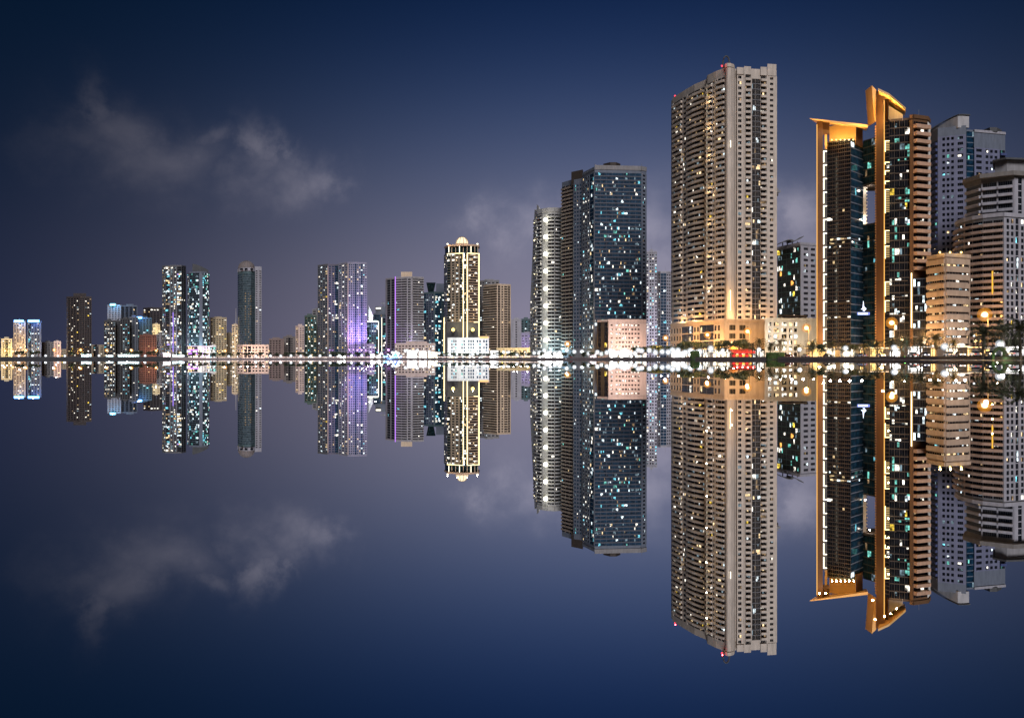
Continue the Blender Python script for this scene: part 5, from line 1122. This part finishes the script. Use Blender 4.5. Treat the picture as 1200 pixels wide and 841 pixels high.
for i, (px, lb) in enumerate(zip(cpx, base)):
    ci = rnd.randrange(5); A, Bq = shore(20 if i % 2 else 26), None
    D = S(px) + (20 if i % 2 else 27); x, y = at(px, D); p2 = Vector((*at(px+6, S(px+6)+20), 0)) - Vector((*at(px, S(px)+20), 0)); rz = math.atan2(p2.y, p2.x) + (math.pi if i % 2 else 0)
    z = GROUND-.05; t = thing('car', lb.replace('car ', CW[ci] + ' car on the road ', 1), 'car', (x, y, z), 'cars along the waterfront road')
    bm_, cb, rf, wh, hl, tl = car_parts(ci, CCOL[ci]); ca, sa = math.cos(rz), math.sin(rz); W3 = lambda a, b_, c_: (x+a*ca-b_*sa, y+a*sa+b_*ca, z+c_)
    inst('body', bm_, (x, y, z), rz, t); inst('glasshouse', cb, (x, y, z), rz, t); inst('roof', rf, (x, y, z), rz, t)
    for a in (-1.35, 1.35):
        for c_ in (-.8, .8): inst('wheel', wh, W3(a, c_, .33), rz, t)
    for c_ in (-.6, .6): inst('headlight', hl, W3(2.13, c_, .66), rz, t); inst('tail_light', tl, W3(-2.2, c_, .68), rz, t)
# ================================================================== two people on the seawall
skin = plain('skin_tone', (.35, .22, .15), .6); cloth = plain('dark_cloth', (.03, .03, .035), .8); hairm = plain('dark_hair', (.012, .01, .01), .7)
def person(px, lb, face, lean):
    D = S(px) - .1; x, y = at(px, D); hz = WH(px)
    v = [(0, 0, .12), (0, .02, .32), (0, .03+lean*.5, .55), (0, lean, .68), (0, lean-.02, .80), (.19, lean*.8, .56), (.24, -.12, .34), (.15, -.32, .2), (-.19, lean*.8, .56), (-.24, -.1, .34), (-.14, -.3, .2), (.1, -.05, .1), (.13, -.45, .12), (.13, -.5, -.32), (.13, -.62, -.36), (-.1, -.05, .1), (-.13, -.45, .12), (-.13, -.48, -.32), (-.13, -.6, -.36)]
    e = [(0, 1), (1, 2), (2, 3), (3, 4), (2, 5), (5, 6), (6, 7), (2, 8), (8, 9), (9, 10), (0, 11), (11, 12), (12, 13), (13, 14), (0, 15), (15, 16), (16, 17), (17, 18)]
    rad = [.15, .14, .15, .06, .10, .06, .045, .04, .06, .045, .04, .10, .075, .05, .04, .10, .075, .05, .04]
    me = bpy.data.meshes.new('person'); me.from_pydata(v, e, []); me.materials.append(cloth); o = bpy.data.objects.new('person', me); COL.objects.link(o)
    o.location = (x, y, hz); o.rotation_euler = (0, 0, face)
    sk = o.modifiers.new('skin', 'SKIN'); 
    for i, r in enumerate(rad): me.skin_vertices[0].data[i].radius = (r, r) if me.skin_vertices else None
    me.skin_vertices[0].data[0].use_root = True
    o.modifiers.new('sub', 'SUBSURF').render_levels = 2; tag(o, lb, 'person', 'people sitting on the seawall')
    h = MB(); h.sphere((0, lean, .86), .115, hairm, 10, 8); ho = h.build('hair'); ho.parent = o
for px, lb, fa, le in ((1115, 'left of two people in dark clothes sitting on the seawall by the tan office block', .25, -.08), (1120.5, 'right of two people in dark clothes sitting on the seawall by the tan office block', -.2, -.14)):
    person(px, lb, fa, le)

# ================================================================== sky, glow and camera
w = bpy.data.worlds.new('World'); SC.world = w; w.use_nodes = True; nt = w.node_tree; N, L = nt.nodes, nt.links; N.clear()
def val(op, a, b=None, c=None):
    n = N.new('ShaderNodeMath'); n.operation = op
    for i, v in enumerate((a, b, c)):
        if v is None: continue
        if isinstance(v, (int, float)): n.inputs[i].default_value = v
        else: L.new(v, n.inputs[i])
    return n.outputs[0]
tc = N.new('ShaderNodeTexCoord'); sp = N.new('ShaderNodeSeparateXYZ'); L.new(tc.outputs['Generated'], sp.inputs[0])
X, Y, Z = sp.outputs; az = val('ARCTAN2', X, Y); el = val('ARCSINE', Z)
def gauss(v, c, s): d = val('DIVIDE', val('SUBTRACT', v, c), s); return val('EXPONENT', val('MULTIPLY', val('MULTIPLY', d, d), -1.0))
def scol(f, c):
    n = N.new('ShaderNodeVectorMath'); n.operation = 'SCALE'; n.inputs[0].default_value = c; L.new(f, n.inputs['Scale']); return n.outputs[0]
def vadd(a, b): n = N.new('ShaderNodeVectorMath'); n.operation = 'ADD'; L.new(a, n.inputs[0]); L.new(b, n.inputs[1]); return n.outputs[0]
elp = val('MAXIMUM', el, 0.0); azg = gauss(az, .122, .406); pe = val('POWER', elp, 2.008)
def chan(bc, A, se, bh): 
    g = val('MULTIPLY', val('MULTIPLY', azg, val('EXPONENT', val('MULTIPLY', pe, -1.0/se**2.008))), A)
    return val('ADD', val('MULTIPLY_ADD', val('EXPONENT', val('MULTIPLY', elp, -6.0)), bh, bc), g)
cb = N.new('ShaderNodeCombineXYZ')
for i, q in enumerate(((.0004, .264, .1972, .0), (.0058, .2344, .2270, .0035), (.0165, .292, .2880, .027))): L.new(chan(*q), cb.inputs[i])
# thin night clouds lit from below by the city
cn = N.new('ShaderNodeTexNoise'); cn.noise_dimensions = '3D'; cn.inputs['Scale'].default_value = 6.5; cn.inputs['Detail'].default_value = 8; cn.inputs['Roughness'].default_value = .52; cn.inputs['Distortion'].default_value = .35
mp = N.new('ShaderNodeMapping'); mp.inputs['Rotation'].default_value = (0, R(-28), 0); mp.inputs['Scale'].default_value = (1.0, 1.0, 1.6); L.new(tc.outputs['Generated'], mp.inputs[0]); L.new(mp.outputs[0], cn.inputs['Vector'])
def pxa(px): return math.atan((px-600)/F)
def pel(px, py): return math.atan((HOR-py)/math.hypot(F, px-600))
wn = N.new('ShaderNodeTexNoise'); wn.inputs['Scale'].default_value = 11; wn.inputs['Detail'].default_value = 7; wn.inputs['Roughness'].default_value = .62; L.new(tc.outputs['Generated'], wn.inputs['Vector'])
ws = N.new('ShaderNodeSeparateColor'); L.new(wn.outputs['Color'], ws.inputs[0])
azw = val('ADD', az, val('MULTIPLY', val('SUBTRACT', ws.outputs[0], .5), .17)); elw = val('ADD', el, val('MULTIPLY', val('SUBTRACT', ws.outputs[1], .5), .09))
mask = None
for px, py, sa, se, s in ((106, 122, .020, .026, .72), (128, 156, .045, .030, .68), (178, 186, .058, .030, .70), (84, 172, .035, .024, .2), (238, 160, .026, .012, .6), (297, 184, .020, .026, 1.25), (322, 214, .050, .024, 1.2), (374, 212, .028, .020, .95), (612, 262, .035, .028, 1.1), (772, 272, .03, .04, .9), (935, 258, .028, .03, .9)):
    g = val('MULTIPLY', val('MULTIPLY', gauss(azw, pxa(px), sa), gauss(elw, pel(px, py), se)), s); mask = g if mask is None else val('MAXIMUM', mask, g)
cl = val('MULTIPLY', mask, val('MULTIPLY_ADD', val('SUBTRACT', cn.outputs['Fac'], .5), 3.4, .80)); cl = val('MAXIMUM', val('MINIMUM', cl, 1.0), 0.0)
gl3 = val('MULTIPLY_ADD', gauss(az, .14, .42), .8, .30)
cc = scol(val('MULTIPLY', cl, gl3), (.165, .145, .150))
tot = vadd(cb.outputs[0], cc)
sky = N.new('ShaderNodeTexSky'); sky.sky_type = 'NISHITA'; sky.sun_disc = False; sky.sun_elevation = R(-4); sky.sun_rotation = R(215); skb = N.new('ShaderNodeBackground'); L.new(sky.outputs[0], skb.inputs[0]); skb.inputs[1].default_value = .05
bg = N.new('ShaderNodeBackground'); L.new(tot, bg.inputs[0]); bg.inputs[1].default_value = 1.0
ad = N.new('ShaderNodeAddShader'); L.new(skb.outputs[0], ad.inputs[0]); L.new(bg.outputs[0], ad.inputs[1]); wo = N.new('ShaderNodeOutputWorld'); L.new(ad.outputs[0], wo.inputs[0])
# the soft light of the town behind the photographer
sl = bpy.data.lights.new('town_glow', 'SUN'); sl.energy = 3.2; sl.angle = R(25); sl.color = (1, .965, .95); so = bpy.data.objects.new('town_glow', sl); COL.objects.link(so)
so.rotation_euler = Vector((-.09, .82, -.56)).to_track_quat('-Z', 'Y').to_euler()
cd = bpy.data.cameras.new('camera'); cam = bpy.data.objects.new('camera', cd); COL.objects.link(cam); cam.location = (0, 0, CAMH); cam.rotation_euler = (R(90), 0, 0)
cd.sensor_width = 36; cd.lens = 36*F/1200; cd.clip_start = .05; cd.clip_end = 30000; SC.camera = cam
SC.view_settings.view_transform = 'Standard'; SC.view_settings.look = 'None'; SC.view_settings.exposure = 0; SC.view_settings.gamma = 1
SC.cycles.max_bounces = 6; SC.cycles.diffuse_bounces = 2; SC.cycles.glossy_bounces = 4; SC.cycles.caustics_reflective = False; SC.cycles.caustics_refractive = False; SC.cycles.sample_clamp_indirect = 3.0
SC.cycles.use_denoising = True
